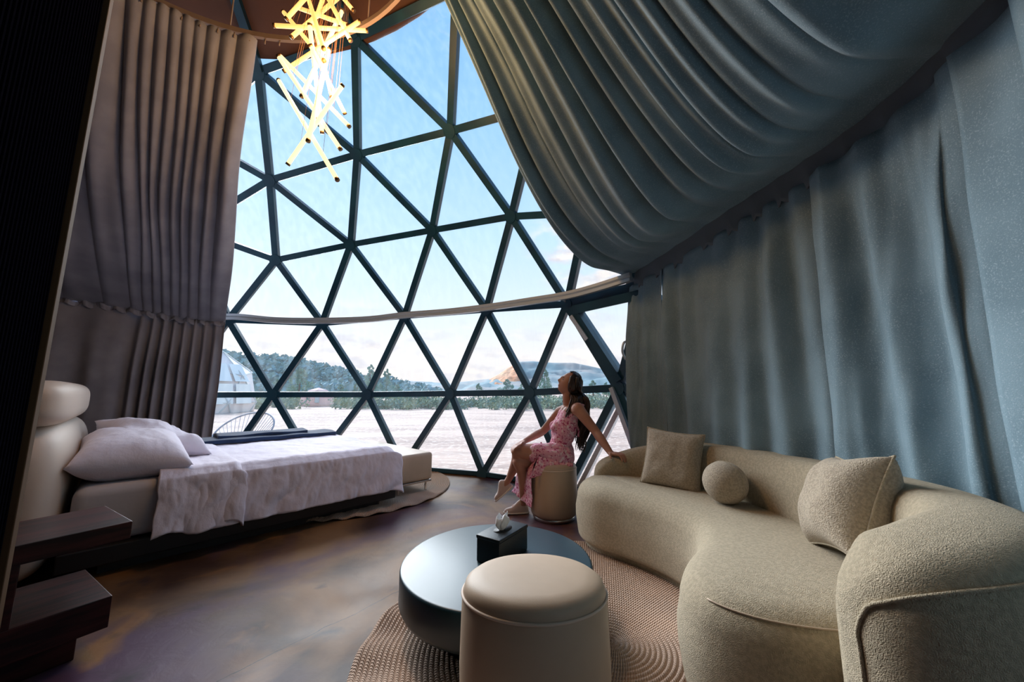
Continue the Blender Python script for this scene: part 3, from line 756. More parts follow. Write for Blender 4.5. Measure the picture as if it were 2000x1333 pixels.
grid('foot_drop', footf, 80, 14, M['linen'], dv, thick=.012)

def pillow_mesh(name, w, h, t, m, parent, ear=.06, seed=0, seam=None, wr=.01):
    n = 40; vs, fs = [], []
    for side in (1, -1):
        for i in range(n + 1):
            for j in range(n + 1):
                u, v = -1 + 2 * i / n, -1 + 2 * j / n
                k = (max(0, 1 - u ** 4)) ** .55 * (max(0, 1 - v ** 4)) ** .55
                px = 1 - ear * 1.6 * (1 - v * v) * 1; py = 1 - ear * 1.6 * (1 - u * u)
                x = u * w / 2 * (px if True else 1); y = v * h / 2 * py
                z = side * t / 2 * k * (.85 + .15 * (1 - u * u) * (1 - v * v)) + wr * k * ns(u * 2 + seed, v * 2, side + seed) + wr * .25 * k * ns(u * 7, v * 7, seed)
                vs.append((x, y, z))
    K = (n + 1) ** 2
    for s in (0, 1):
        for i in range(n):
            for j in range(n):
                f = (s * K + i * (n + 1) + j, s * K + (i + 1) * (n + 1) + j, s * K + (i + 1) * (n + 1) + j + 1, s * K + i * (n + 1) + j + 1)
                fs.append(f if s == 0 else f[::-1])
    o = mesh(name, vs, fs, m, parent)
    bm = bmesh.new(); bm.from_mesh(o.data); bmesh.ops.remove_doubles(bm, verts=bm.verts, dist=1e-4); bm.to_mesh(o.data); bm.free()
    o.data.polygons.foreach_set('use_smooth', [True] * len(o.data.polygons))
    if seam:
        pts = []
        for q in range(4):
            for i in range(20):
                s = -1 + 2 * i / 20; u, v = ((s, -1), (1, s), (-s, 1), (-1, -s))[q]
                pts.append((u * w / 2 * (1 - ear * 1.6 * (1 - v * v)), v * h / 2 * (1 - ear * 1.6 * (1 - u * u)), 0))
        tube('seam', pts + [pts[0]], .0045, seam, parent, 6)
    return o
def pillow(name, label, catg, loc, nrm, up, w, h, t, m, group=None, **k):
    o = thing(name, label, catg, loc, 0, group); n = Vector(nrm).normalized(); y = Vector(up); y = (y - n * y.dot(n)).normalized(); x = y.cross(n)
    o.rotation_euler = Matrix((x, y, n)).transposed().to_euler()
    pillow_mesh('cover', w, h, t, m, o, **k); return o
def bedp(x, y, z): return B0 + e1 * x + e2 * y + Vector((0, 0, z))
pillow('bed_pillow', 'large plump white pillow at the near side, against the cream headboard', 'pillow', bedp(.12, .42, .635), e1 * .10 + Vector((0, 0, 1)) - e2 * .10, e1, .84, .56, .30, M['linen'], 'white bed pillows', wr=.015, seed=2)
pillow('bed_pillow', 'white pillow at the far side of the bed, by the left curtain', 'pillow', bedp(.12, 1.30, .64), e1 * .35 + Vector((0, 0, .8)), e1 * 1 + Vector((0, 0, -.4)), .82, .52, .24, M['linen'], 'white bed pillows', wr=.03, seed=5)
pillow('bed_pillow', 'white pillow propped up just behind the near one, its corner showing', 'pillow', bedp(.22, .80, .69), e1 * .35 + Vector((0, 0, .9)), e1 + e2 * .2, .80, .56, .22, M['linen'], 'white bed pillows', wr=.04, seed=9)

# folded navy throw at the far side
bl = thing('throw_blanket', 'folded navy blue blanket lying across the far side of the white duvet', 'blanket', B0, BR)
def thr(lo, hi, z, s, y0, y1):
    def f(u, v):
        x = lo + (hi - lo) * u; y = y0 + (y1 - y0) * v
        return (x, y, z + .01 * ns(x * 4, y * 5, s) + .012 * sin(pi * v))
    return f
grid('folded_layer', thr(.50, 1.78, .566, 1, 1.22, 1.66), 60, 20, M['navy'], bl, thick=.035)
grid('folded_layer', thr(.70, 1.50, .600, 4, 1.32, 1.64), 60, 20, M['navy'], bl, thick=.03)

# bench at the foot
bn = thing('bench', 'cream leather bench on slim metal legs at the foot of the bed', 'bench', bedp(BL + .10, .10, 0), BR)
bm = bmesh.new(); box(bm, (.21, .72, .27), (.40, 1.44, .28), bev=.035, seg=4); bobj('seat', bm, M['cream'], bn)
bm = bmesh.new(); box(bm, (.21, .72, .12), (.38, 1.42, .02), bev=.003); bobj('base_frame', bm, M['chrome'], bn, smooth=False)
for x in (.05, .37):
    for y in (.07, 1.37):
        bm = bmesh.new(); box(bm, (x, y, .06), (.016, .016, .12)); bobj('leg', bm, M['chrome'], bn, smooth=False)

# braided rugs
def rug_mat(name, c1, c2, c3):
    m, t, p = nodes(name); p.inputs['Roughness'].default_value = .95
    tc = t.nodes.new('ShaderNodeTexCoord'); sp = t.nodes.new('ShaderNodeSeparateXYZ'); t.links.new(tc.outputs['Object'], sp.inputs[0])
    def mth(op, a, b=None):
        n = t.nodes.new('ShaderNodeMath'); n.operation = op
        for i, v in enumerate((a, b)):
            if v is None: continue
            if hasattr(v, 'links'): t.links.new(v, n.inputs[i])
            else: n.inputs[i].default_value = v
        return n.outputs[0]
    an = mth('ARCTAN2', sp.outputs[1], sp.outputs[0]); rad = mth('SQRT', mth('ADD', mth('MULTIPLY', sp.outputs[0], sp.outputs[0]), mth('MULTIPLY', sp.outputs[1], sp.outputs[1])))
    ringi = mth('FLOOR', mth('DIVIDE', rad, .020))
    along = mth('MULTIPLY', an, mth('ADD', mth('MULTIPLY', ringi, 2.0), 6.0))
    ft = mth('FRACT', mth('ADD', mth('MULTIPLY', along, .75), mth('DIVIDE', rad, .020)))
    tri = mth('ABSOLUTE', mth('SUBTRACT', ft, .5))
    n = t.nodes.new('ShaderNodeTexNoise'); n.inputs['Scale'].default_value = 3.2; n.inputs['Detail'].default_value = 4; t.links.new(tc.outputs['Object'], n.inputs[0])
    r = t.nodes.new('ShaderNodeMapRange'); r.inputs[1].default_value = .42; r.inputs[2].default_value = .62; t.links.new(n.outputs[0], r.inputs[0])
    x = t.nodes.new('ShaderNodeMix'); x.data_type = 'RGBA'; x.inputs['A'].default_value = (*c1, 1); x.inputs['B'].default_value = (*c2, 1); t.links.new(r.outputs[0], x.inputs['Factor'])
    y = t.nodes.new('ShaderNodeMix'); y.data_type = 'RGBA'; t.links.new(mth('MULTIPLY', tri, 1.5), y.inputs['Factor']); t.links.new(x.outputs['Result'], y.inputs['B']); y.inputs['A'].default_value = (*c3, 1)
    t.links.new(y.outputs['Result'], p.inputs['Base Color'])
    b = t.nodes.new('ShaderNodeBump'); b.inputs['Strength'].default_value = .9; b.inputs['Distance'].default_value = .008; t.links.new(tri, b.inputs['Height'])
    n2 = t.nodes.new('ShaderNodeTexNoise'); n2.inputs['Scale'].default_value = 160; t.links.new(tc.outputs['Object'], n2.inputs[0])
    b2 = t.nodes.new('ShaderNodeBump'); b2.inputs['Strength'].default_value = .5; b2.inputs['Distance'].default_value = .004; t.links.new(n2.outputs[0], b2.inputs['Height']); t.links.new(b.outputs[0], b2.inputs['Normal'])
    t.links.new(b2.outputs[0], p.inputs['Normal']); return m
M['rug'] = rug_mat('braided_jute', (.78, .55, .41), (.64, .50, .41), (.42, .28, .20))
def rug(name, label, c, R, seed, ripple):
    n = int(R / .020); prof = []
    for i in range(n):
        for k in range(5): prof.append(((i + k / 5) * .020, .008 + .010 * abs(sin(pi * k / 5)) ** .6))
    prof.append((R, .003))
    vs, fs = [], []; seg = 200; k = len(prof)
    for a in range(seg):
        an = 2 * pi * a / seg
        for r, z in prof:
            e = sm(R * .72, R, r); w = ripple(an)
            vs.append((r * cos(an), r * sin(an), z + e * w * (.008 + .008 * sin(an * 34 + 2 * sin(an * 5)))))
    for a in range(seg):
        b = (a + 1) % seg
        for q in range(k - 1): fs.append((a * k + q, b * k + q, b * k + q + 1, a * k + q + 1))
    o = mesh(name, vs, fs, M['rug'], None); o.location = (c[0], c[1], .002); tag(o, label, 'rug'); return o
rug('round_rug', 'large round braided jute rug under the coffee table, stool and sofa', (.41, 1.66), 1.03, 1, lambda a: sm(.5, 1, max(0, cos(a - radians(175)))))
rug('round_rug', 'round braided jute rug peeking out under the bench and bed foot', (-1.80, 4.15), 1.1, 3, lambda a: sm(.2, .9, max(0, cos(a - radians(-75)))))

# ================================================================ nightstand
ncx = U(260, 1018, .50); nd1 = Vector((-.86, .51, 0)).normalized(); nd2 = Vector((-nd1.y, nd1.x, 0))
n_t = thing('nightstand', 'dark red-brown wooden nightstand of two thick slabs, beside the headboard', 'nightstand', (ncx.x, ncx.y, 0), atan2(nd2.y, nd2.x))
def nbox(name, x0, x1, y0, y1, z0, z1):
    bm = bmesh.new(); box(bm, ((x0 + x1) / 2, (y0 + y1) / 2, (z0 + z1) / 2), (x1 - x0, y1 - y0, z1 - z0), bev=.004); return bobj(name, bm, M['darkwood'], n_t, smooth=False)
nbox('top_slab', 0, .40, -.41, 0, .43, .50)
nbox('lower_slab', .03, .40, -.43, 0, .10, .22)
nbox('side_panel', .28, .40, -.41, 0, .218, .432)
nbox('plinth', .10, .36, -.34, -.06, .0, .102)

# ================================================================ stools, table
def stool(R, h, label, loc, name='round_stool'):
    t = thing(name, label, 'stool', loc)
    lathe('body', [(0, .035), (R * .93, .035), (R * .97, .05), (R * 1.0, .10), (R * 1.02, h * .5), (R * 1.0, h - .055), (R * .985, h - .045)], M['cream'], t, 72)
    lathe('seat_pad', [(R * .96, h - .055), (R * .985, h - .040), (R * .955, h - .018), (R * .87, h - .005), (R * .7, h + .001), (R * .3, h + .004), (0, h + .004)], M['cream'], t, 72)
    ring = [(R * .992 * cos(2 * pi * i / 72), R * .992 * sin(2 * pi * i / 72), h - .046) for i in range(73)]
    tube('piping', ring, .0045, M['cream_light'], t, 8)
    lathe('metal_base', [(0, 0), (R * .90, 0), (R * .90, .036), (0, .036)], M['chrome'], t, 64)
    return t
stool(.195, .475, 'cream leather drum stool in the foreground, empty, on the round rug', (.068, 1.20, .018)).scale = (1.13, .88, 1)
stool(.197, .455, 'cream leather drum stool by the window that the woman sits on', (.354, 3.21, 0))
tb = thing('coffee_table', 'low round satin black coffee table with thick drum top', 'table', (-.068, 1.785, .018))
lathe('tabletop', [(0, .125), (.395, .125), (.425, .133), (.432, .15), (.432, .262), (.428, .270), (.420, .272), (0, .272)], M['black'], tb, 96)
lathe('pedestal', [(0, 0), (.27, 0), (.27, .126), (0, .126)], M['black'], tb, 64)
# tissue box on the table
TZ = .29
q0, q1, q2, q3 = U(929, 1045, TZ + .115), U(985, 1055, TZ + .115), U(1035, 1025, TZ + .115), U(977, 1016, TZ + .115)
ctr = (q0 + q1 + q2 + q3) / 4; dirx = (q2 - q1).normalized()
tx = thing('tissue_box', 'black leather tissue box standing on the coffee table', 'tissue box', (ctr.x, ctr.y, TZ), atan2(dirx.y, dirx.x))
bm = bmesh.new(); box(bm, (0, 0, .055), (.235, .13, .11), bev=.006, seg=3); bobj('case', bm, M['leather_black'], tx)
bm = bmesh.new(); box(bm, (0, 0, .108), (.24, .135, .016), bev=.005, seg=3); bobj('lid', bm, M['leather_black'], tx)
lathe('opening', [(0, 0), (.042, 0), (.044, .003), (0, .003)], M['bedwood'], tx, 32, (0, 0, .1145)).scale = (1.3, .8, 1)
def tis(u, v):
    a = 2 * pi * u; h = v * .075; r = .012 + .030 * sin(pi * v * .75) + .012 * sin(3 * a) * v + .008 * ns(cos(a) * 2, sin(a) * 2, v * 3)
    return (r * cos(a) * .9 - .01 + .015 * v, r * sin(a) * .55, .114 + h * (1 - .3 * abs(sin(a * 1.5))) )
grid('tissue', tis, 40, 16, M['tissue'], tx, thick=.001)

# ================================================================ sofa
sf = thing('sofa', 'curved cream boucle sofa with wraparound back along the blue curtain', 'sofa', (0, 0, 0))
FR = [(.50, 2.78), (.46, 2.62), (.52, 2.46), (.68, 2.30), (.82, 2.10), (.88, 1.88), (.80, 1.68), (.67, 1.52), (.585, 1.36), (.60, 1.21), (.73, 1.10), (.95, 1.05), (1.2, 1.05), (1.40, 1.22), (1.48, 1.5), (1.50, 1.9), (1.40, 2.35), (1.15, 2.72), (.85, 2.90), (.62, 2.90)]
def offs(P, d):
    P = np.array(P); T = np.roll(P, -1, 0) - np.roll(P, 1, 0); T /= np.linalg.norm(T, axis=1)[:, None]
    Nn = np.stack([-T[:, 1], T[:, 0]], 1); area = .5 * np.sum(P[:, 0] * np.roll(P[:, 1], -1) - np.roll(P[:, 0], -1) * P[:, 1])
    if area < 0: Nn = -Nn
    return P + Nn * d
fo = resample(cat(FR, 10, True) + [np.array(FR[0])], 241)[:-1]
def seatmesh():
    rows = []
    def add(d, z): rows.append([(x, y, z) for x, y in offs(fo, d)])
    z0, z1 = .05, .435
    for k in range(6): a = pi / 2 * k / 5; add(.05 * (1 - sin(a)) + .0, z0 + .05 * (1 - cos(a)))
    add(-.012, .20); add(-.012, .26)
    for k in range(9): a = pi / 2 * k / 8; add(.115 * (1 - cos(a)), z1 - .115 + .115 * sin(a))
    add(.14, z1 + .004); add(.17, z1 + .007)
    vs = [v for r in rows for v in r]; n = len(fo); fs = []
    for i in range(len(rows) - 1):
        for j in range(n): fs.append((i * n + j, i * n + (j + 1) % n, (i + 1) * n + (j + 1) % n, (i + 1) * n + j))
    fs += [tuple(range(n))[::-1], tuple(range((len(rows) - 1) * n, len(rows) * n))]
    bm = bmesh.new(); me = bpy.data.meshes.new('x'); me.from_pydata(vs, [], fs); bm.from_mesh(me)
    bmesh.ops.triangulate(bm, faces=[f for f in bm.faces if len(f.verts) > 4])
    return bobj('seat', bm, M['boucle'], sf)
seatmesh()
b = offs(fo, .05); vs = [(x, y, z) for z in (.02, .06) for x, y in b]; n = len(b)
mesh('plinth', vs, [(j, (j + 1) % n, n + (j + 1) % n, n + j) for j in range(n)] + [tuple(range(n)), tuple(range(n, 2 * n))[::-1]], M['boucle'], sf, smooth=False)
# stitched seam along the front edge of the seat
sp = offs(fo, .035); sel = [i for i in range(len(fo)) if True]
seam = [(x, y, .435 - .035) for x, y in offs(fo, .030)]
k0 = [i for i in range(len(fo)) if fo[i][0] < .95 and fo[i][1] < 1.24]
tube('seam', [seam[i] for i in k0], .003, M['cream'], sf, 6)
# back and arms: one sweep, (x, y, top height, half thickness)
BK = [(.62, 2.80, .50, .07), (.76, 2.84, .565, .085), (.98, 2.80, .64, .10), (1.20, 2.60, .70, .11), (1.37, 2.28, .715, .115), (1.45, 1.90, .72, .12), (1.45, 1.52, .73, .13), (1.38, 1.22, .74, .14), (1.24, 1.00, .745, .145), (1.05, .92, .73, .145), (.90, .925, .695, .135), (.80, .965, .64, .12)]
bk = resample(cat(BK, 10), 150)
def backmesh():
    vs, fs = [], []; n = len(bk); q = 28
    for i, (x, y, h, w) in enumerate(bk):
        d = bk[min(i + 1, n - 1)][:2] - bk[max(i - 1, 0)][:2]; d /= np.linalg.norm(d); nx, ny = -d[1], d[0]
        e0 = i / (n - 1); kk = 1.0
        for e, ln in ((e0, .035), (1 - e0, .05)):
            if e < ln: kk = min(kk, sqrt(max(0.02, 1 - (1 - e / ln) ** 2)))
        z0 = .06; hh = z0 + (h - z0) * (.82 + .18 * kk)
        for j in range(q):
            a = 2 * pi * j / q; ca, sa = cos(a), sin(a)
            px = math.copysign(abs(ca) ** .55, ca) * w * kk; pz = math.copysign(abs(sa) ** .45, sa)
            zz = z0 + (hh - z0) * (pz + 1) / 2; lean = -.05 * ((zz - .3)) * 0
            r = 1 if zz < hh - .12 else 1
            vs.append((x + nx * (px + lean), y + ny * (px + lean), zz))
    for i in range(n - 1):
        for j in range(q): fs.append((i * q + j, i * q + (j + 1) % q, (i + 1) * q + (j + 1) % q, (i + 1) * q + j))
    fs += [tuple(range(q))[::-1], tuple(range((n - 1) * q, n * q))]
    bm = bmesh.new(); me = bpy.data.meshes.new('x'); me.from_pydata(vs, [], fs); bm.from_mesh(me)
    return bobj('backrest', bm, M['boucle'], sf)
bko = backmesh()
# piping seam on the near arm, following the outer shoulder and then down the end
bv = bko.data.vertices; q = 28; pp = []
for i in range(110, 148): pp.append(bv[i * q + 3].co.copy())
for j in (2, 1, 0, 27, 26, 25): pp.append(bv[148 * q + j].co.copy())
pp = [p + (p - Vector((1.15, 1.15, p.z))).normalized() * .002 for p in pp]
tube('piping', [Vector(p) for p in resample(cat(pp, 4), 80)], .0045, M['boucle'], sf, 6)

# cushions
pillow('cushion', 'square beige cushion leaning on the sofa back at its far end', 'cushion', UD(1312, 898, 2.46), (-.62, -.74, .30), (.1, 0, 1), .37, .38, .13, M['weave'], seed=3, seam=M['boucle'], ear=.05)
pillow('cushion', 'large beige cushion with peaked corners at the near end of the sofa', 'cushion', (1.25, 1.41, .635), (-.84, .32, .40), (-.2, .24, 1), .36, .38, .24, M['weave'], seed=8, seam=M['boucle'], ear=.09)
t = thing('ball_cushion', 'round ball cushion in beige boucle between the two square cushions', 'cushion', (1.18, 2.08, .44 + .112))
bm = bmesh.new(); bmesh.ops.create_uvsphere(bm, u_segments=40, v_segments=24, radius=.112)
bobj('cover', bm, M['weave'], t); 
ringp = [(.1125 * cos(a) * .35 - .0, .1125 * cos(a) * -.93, .1125 * sin(a)) for a in [2 * pi * i / 48 for i in range(49)]]
ring2 = [(.123 * sin(a), -.03 + 0 * a, .118 * cos(a)) for a in [2 * pi * i / 48 for i in range(49)]]
tube('seam', ringp, .0025, M['boucle'], t, 6)

# ================================================================ the seated woman
def capsule(bm, pts, rads, seg=14, flat=None):
    """closed tapered tube with round ends through pts; flat = (vector, factor) squeezes the section along a direction"""
    P = [Vector(p) for p in pts]; n = len(P)
    if n > 2:
        arr = resample(cat([(*p, r) for p, r in zip(P, rads)], 6), max(12, 5 * n)); P = [Vector(a[:3]) for a in arr]; rads = [a[3] for a in arr]
    else:
        arr = np.linspace((*P[0], rads[0]), (*P[1], rads[1]), 8); P = [Vector(a[:3]) for a in arr]; rads = [a[3] for a in arr]
    d0 = (P[0] - P[1]).normalized(); d1 = (P[-1] - P[-2]).normalized()
    pre = [(P[0] + d0 * rads[0] * sin(a), rads[0] * cos(a)) for a in (1.45, 1.1, .7, .35)]
    post = [(P[-1] + d1 * rads[-1] * sin(a), rads[-1] * cos(a)) for a in (.35, .7, 1.1, 1.45)]
    Q = pre + list(zip(P, rads)) + post; rows = []; prev = None
    for i, (p, r) in enumerate(Q):
        a = Q[max(0, i - 1)][0]; b = Q[min(len(Q) - 1, i + 1)][0]; ax = (b - a).normalized()
        nn = prev if prev is not None else ax.orthogonal(); nn = (nn - ax * nn.dot(ax)).normalized(); prev = nn; s = ax.cross(nn)
        row = []
        for j in range(seg):
            t = 2 * pi * j / seg; off = (nn * cos(t) + s * sin(t)) * r
            if flat: fv = Vector(flat[0]).normalized(); off = off - fv * off.dot(fv) * (1 - flat[1])
            row.append(bm.verts.new(p + off))
        rows.append(row)
    for i in range(len(rows) - 1):
        for j in range(seg): bm.faces.new((rows[i][j], rows[i][(j + 1) % seg], rows[i + 1][(j + 1) % seg], rows[i + 1][j]))
    bm.faces.new(rows[0][::-1]); bm.faces.new(rows[-1])
def remeshed(name, bm, vox, m, parent, smooth_it=4):
    me = bpy.data.meshes.new('tmp'); bm.to_mesh(me); bm.free(); o = bpy.data.objects.new('tmp', me); C.objects.link(o)
    r = o.modifiers.new('r', 'REMESH'); r.mode = 'VOXEL'; r.voxel_size = vox
    if smooth_it: s = o.modifiers.new('s', 'SMOOTH'); s.iterations = smooth_it; s.factor = .5
    dg = bpy.context.evaluated_depsgraph_get(); dg.update(); me2 = bpy.data.meshes.new_from_object(o.evaluated_get(dg)); me2.name = name
    bpy.data.objects.remove(o); me2.materials.clear(); me2.materials.append(m)
    me2.polygons.foreach_set('use_smooth', [True] * len(me2.polygons))
    return link(bpy.data.objects.new(name, me2), parent)
wo = thing('person', 'woman in a pink floral dress seated on the stool, head back, hand on sofa', 'person', (0, 0, 0))
bm = bmesh.new(); V = Vector
pel, bel, che, uch, nkb = UD(1097, 889, 3.25), UD(1096, 864, 3.25), UD(1103, 835, 3.25), UD(1111, 808, 3.25), UD(1113, 791, 3.25)
capsule(bm, [pel + V((0, -.055, 0)), pel + V((0, .055, 0))], [.098, .098], 20)
capsule(bm, [pel, bel, che, uch], [.100, .086, .098, .085], 20)
capsule(bm, [bel + V((0, -.03, 0)), che + V((0, -.05, 0)), uch + V((0, -.06, 0))], [.072, .084, .07], 16)
capsule(bm, [bel + V((0, .03, 0)), che + V((0, .05, 0)), uch + V((0, .06, 0))], [.072, .084, .07], 16)
capsule(bm, [che + V((-.055, -.055, .015)), che + V((-.075, -.06, .005))], [.05, .045])
capsule(bm, [che + V((-.055, .055, .015)), che + V((-.075, .06, .005))], [.05, .045])
hd = UD(1113, 751, 3.25)
capsule(bm, [nkb + V((0, 0, -.02)), UD(1109, 776, 3.25), hd + V((.005, 0, -.03))], [.058, .048, .05], 16)
capsule(bm, [nkb + V((.02, -.04, -.03)), nkb + V((.02, .04, -.03))], [.05, .05])
# arms
sL, eL, wL = UD(1129, 800, 3.09), UD(1163, 843, 2.98), UD(1193, 886, 2.83)
capsule(bm, [nkb + V((.03, -.06, -.035)), sL], [.048, .058]); capsule(bm, [sL, lerp(sL, eL, .5), eL, lerp(eL, wL, .35), wL], [.055, .044, .036, .036, .023])
sR, eR, wR = UD(1094, 806, 3.41), UD(1060, 843, 3.44), UD(1025, 862, 3.24)
capsule(bm, [nkb + V((-.01, .06, -.035)), sR], [.048, .055]); capsule(bm, [sR, lerp(sR, eR, .5), eR, lerp(eR, wR, .35), wR], [.052, .042, .035, .035, .023])
# legs: near thigh crosses over, its shin hangs on the far side
hL, kL, aL = UD(1089, 890, 3.17), UD(1011, 881, 3.18), UD(995, 934, 3.36)
capsule(bm, [hL, lerp(hL, kL, .5) + V((0, 0, .005)), kL], [.088, .075, .053], 18); capsule(bm, [kL, lerp(kL, aL, .35) + V((.02, 0, 0)), aL], [.052, .050, .030], 16)
hR, kR, aR = UD(1092, 896, 3.34), UD(1013, 902, 3.20), UD(1023, 983, 3.30)
capsule(bm, [hR, lerp(hR, kR, .5), kR], [.088, .073, .052], 18); capsule(bm, [kR, lerp(kR, aR, .35) + V((.025, 0, 0)), aR], [.052, .050, .031], 16)
capsule(bm, [aL, UD(985, 950, 3.36)], [.03, .028]); capsule(bm, [aR, aR + V((-.08, 0, -.04))], [.032, .028])
# hands: palm, four fingers, thumb
def hand(w, k, side, tips, thumb, r=.0085):
    w, k = V(w), V(k); d = (k - w).normalized(); side = V(side).normalized(); nrm = d.cross(side)
    for s in (-.026, -.009, .009, .026): capsule(bm, [w + side * s * .6, k + side * s], [.014, .0125], 10)
    for i, s in enumerate((-.028, -.0095, .0095, .028)):
        b = k + side * s; t = [V(x) for x in tips[i]]; capsule(bm, [k + side * s - d * .01, b + t[0], b + t[1], b + t[2]], [.010, r * 1.05, r, r * .8], 9)
    t0 = lerp(w, k, .25) + side * thumb[0] * .022; capsule(bm, [t0, t0 + V(thumb[1]), t0 + V(thumb[2])], [.013, .010, .0085], 9)
kL_ = wL + V((.032, -.02, .006)) + V((0, 0, -.004))
tp = [[V((.022, -.018 - i * .002, -.004)) * l, V((.036, -.034, -.026)) * l, V((.038, -.040, -.048)) * l] for i, l in enumerate((.88, 1.05, 1.0, .8))]
hand(wL, kL_ + V((.015, -.018, -.002)), (-.45, -.85, 0) if False else (.80, .55, 0), tp, (-1, (-.015, -.03, -.006), (-.012, -.052, -.022)))
kR_ = UD(1008, 873, 3.13)
tp = [[V((-.022, -.014, -.010)) * l, V((-.034, -.024, -.032)) * l, V((-.030, -.028, -.052)) * l] for l in (.88, 1.05, 1.0, .8)]
hand(wR, kR_, (-.35, .9, .1), tp, (-1, (-.01, -.03, .006), (-.022, -.052, -.006)))
# head: local x = where the face looks, z = crown
fw = V((-.87, -.03, .50)).normalized(); up = V((.50, 0, .87)); up = (up - fw * up.dot(fw)).normalized(); sd = up.cross(fw)
HM = Matrix.Translation(hd) @ Matrix((fw, sd, up)).transposed().to_4x4()
h = bmesh.new(); bmesh.ops.create_uvsphere(h, u_segments=48, v_segments=36, radius=1)
def g2(a, b, c, s): return math.exp(-((a - b) ** 2 + (c) ** 2) / (s * s))
for v in h.verts:
    x, y, z = v.co; X, Y, Z = x * .094, y * .074, z * .112
    if x > 0: X *= 1.0 - .10 * abs(y) ; Y *= 1 - .20 * max(0, -z)
    if z < 0 and x < 0: X *= 1 - .35 * (-z)                       # nape
    if z < -.3: Y *= 1 - .35 * (-z - .3); X += .018 * x * (-z - .3)
    f = max(0, x) ** 2
    X += f * (.026 * math.exp(-((z + .18) / .13) ** 2 - (y / .15) ** 2) + .010 * math.exp(-((z - .02) / .18) ** 2 - (y / .12) ** 2))    # nose
    X += f * (.007 * math.exp(-((z - .20) / .10) ** 2 - (y / .5) ** 2))                                                                 # brow
    X -= f * (.010 * math.exp(-((z - .04) / .10) ** 2 - ((abs(y) - .36) / .17) ** 2))                                                   # sockets
    X += f * (.010 * math.exp(-((z + .46) / .045) ** 2 - (y / .26) ** 2) + .009 * math.exp(-((z + .57) / .05) ** 2 - (y / .24) ** 2))    # lips
    X += max(0, x) * (.024 * math.exp(-((z + .84) / .15) ** 2 - (y / .32) ** 2))                                                        # chin
    v.co = HM @ V((X, Y, Z))
tmp = bpy.data.meshes.new('h'); h.to_mesh(tmp); h.free(); bm.from_mesh(tmp)
for s in (-1, 1): capsule(bm, [HM @ V((-.005, s * .071, .012)), HM @ V((-.012, s * .076, -.018))], [.013, .009], 10, flat=(sd, .5))
body = remeshed('body', bm, .0052, M['skin'], wo, 3)
for s in (-1, 1):
    e = bmesh.new(); bmesh.ops.create_uvsphere(e, u_segments=14, v_segments=10, radius=.0105, matrix=Matrix.Translation(HM @ V((.0705, s * .028, .004))))
    bobj('eye', e, mat('eye', (.16, .10, .08), .35), wo)
    tube('eyebrow', [HM @ V((.0905, s * .012, .022)), HM @ V((.0905, s * .028, .027)), HM @ V((.080, s * .044, .022))], [.002, .003, .0015], M['hair'], wo, 6)
tube('lips', [HM @ V((.082, -.019, -.0565)), HM @ V((.0875, -.007, -.0565)), HM @ V((.0875, .007, -.0565)), HM @ V((.082, .019, -.0565))], [.0015, .0036, .0036, .0015], mat('lips', (.42, .10, .09), .45), wo, 8)
# hair: skull cap and long wavy locks in one mesh
hb = bmesh.new(); cap = bmesh.new(); bmesh.ops.create_uvsphere(cap, u_segments=40, v_segments=30, radius=1)
dead = [v for v in cap.verts if (v.co.x > .42 and v.co.z < .80) or v.co.z < -.62 or (v.co.x > .12 and v.co.z < .05)]
bmesh.ops.delete(cap, geom=dead, context='VERTS')
for v in cap.verts:
    k = 1 + .03 * sin(v.co.y * 60); v.co = HM @ V((v.co.x * .105 * k - .006, v.co.y * .087 * k, v.co.z * .122 * k + .002))
tmp = bpy.data.meshes.new('c'); cap.to_mesh(tmp); cap.free(); hb.from_mesh(tmp)
rh = random.Random(11)
def lock(path, r0, amp):
    P = resample(cat([tuple(p) for p in path], 8), 26); ph = rh.uniform(0, 6); pts = []; rr = []
    for i, p in enumerate(P):
        t = i / 25; w = amp * 1.4 * sm(.2, 1, t); pts.append(V(p) + V((w * sin(15 * t + ph), w * cos(13 * t + ph * 1.7), 0))); rr.append(r0 * (1 - .93 * t ** 2.6) + .0006)
    capsule(hb, pts, rr, 6)
for i in range(110):
    a = rh.uniform(-1, 1); s = a * .082; k = rh.uniform(0, 1); tail = rh.uniform(0, 1)
    st = HM @ V((-.01 - .085 * k, s * (1 - .25 * k), .075 - .06 * k))
    lock([st, HM @ V((-.045 - .055 * k, s, -.01)), UD(1124 + 20 * k, 780, 3.25) + V((0, s * 1.05, 0)), UD(1127 + 19 * k, 812, 3.26) + V((.008, s * .95, 0)), UD(1127 + 17 * k, 838, 3.26) + V((.008, s * .85, 0)), UD(1128 + 12 * k, 846 + 38 * tail, 3.26) + V((0, s * .75, 0))], rh.uniform(.010, .016), .012)
for sgn in (-1, 1):
    for i in range(20):
        k = rh.uniform(0, 1); st = HM @ V((.035 - .05 * k, sgn * .07, .055 - .02 * k))
        lock([st, HM @ V((.015 - .055 * k, sgn * .092, -.03)), UD(1113 + 10 * k, 778, 3.25) + V((0, sgn * .095, 0)), UD(1107 + 10 * k, 800, 3.25) + V((-.01, sgn * .12, 0)), UD(1103 + 7 * k, 815 - 4 * k, 3.25) + V((-.01, sgn * .125, 0))], rh.uniform(.009, .015), .008)
bobj('hair', hb, M['hair'], wo)
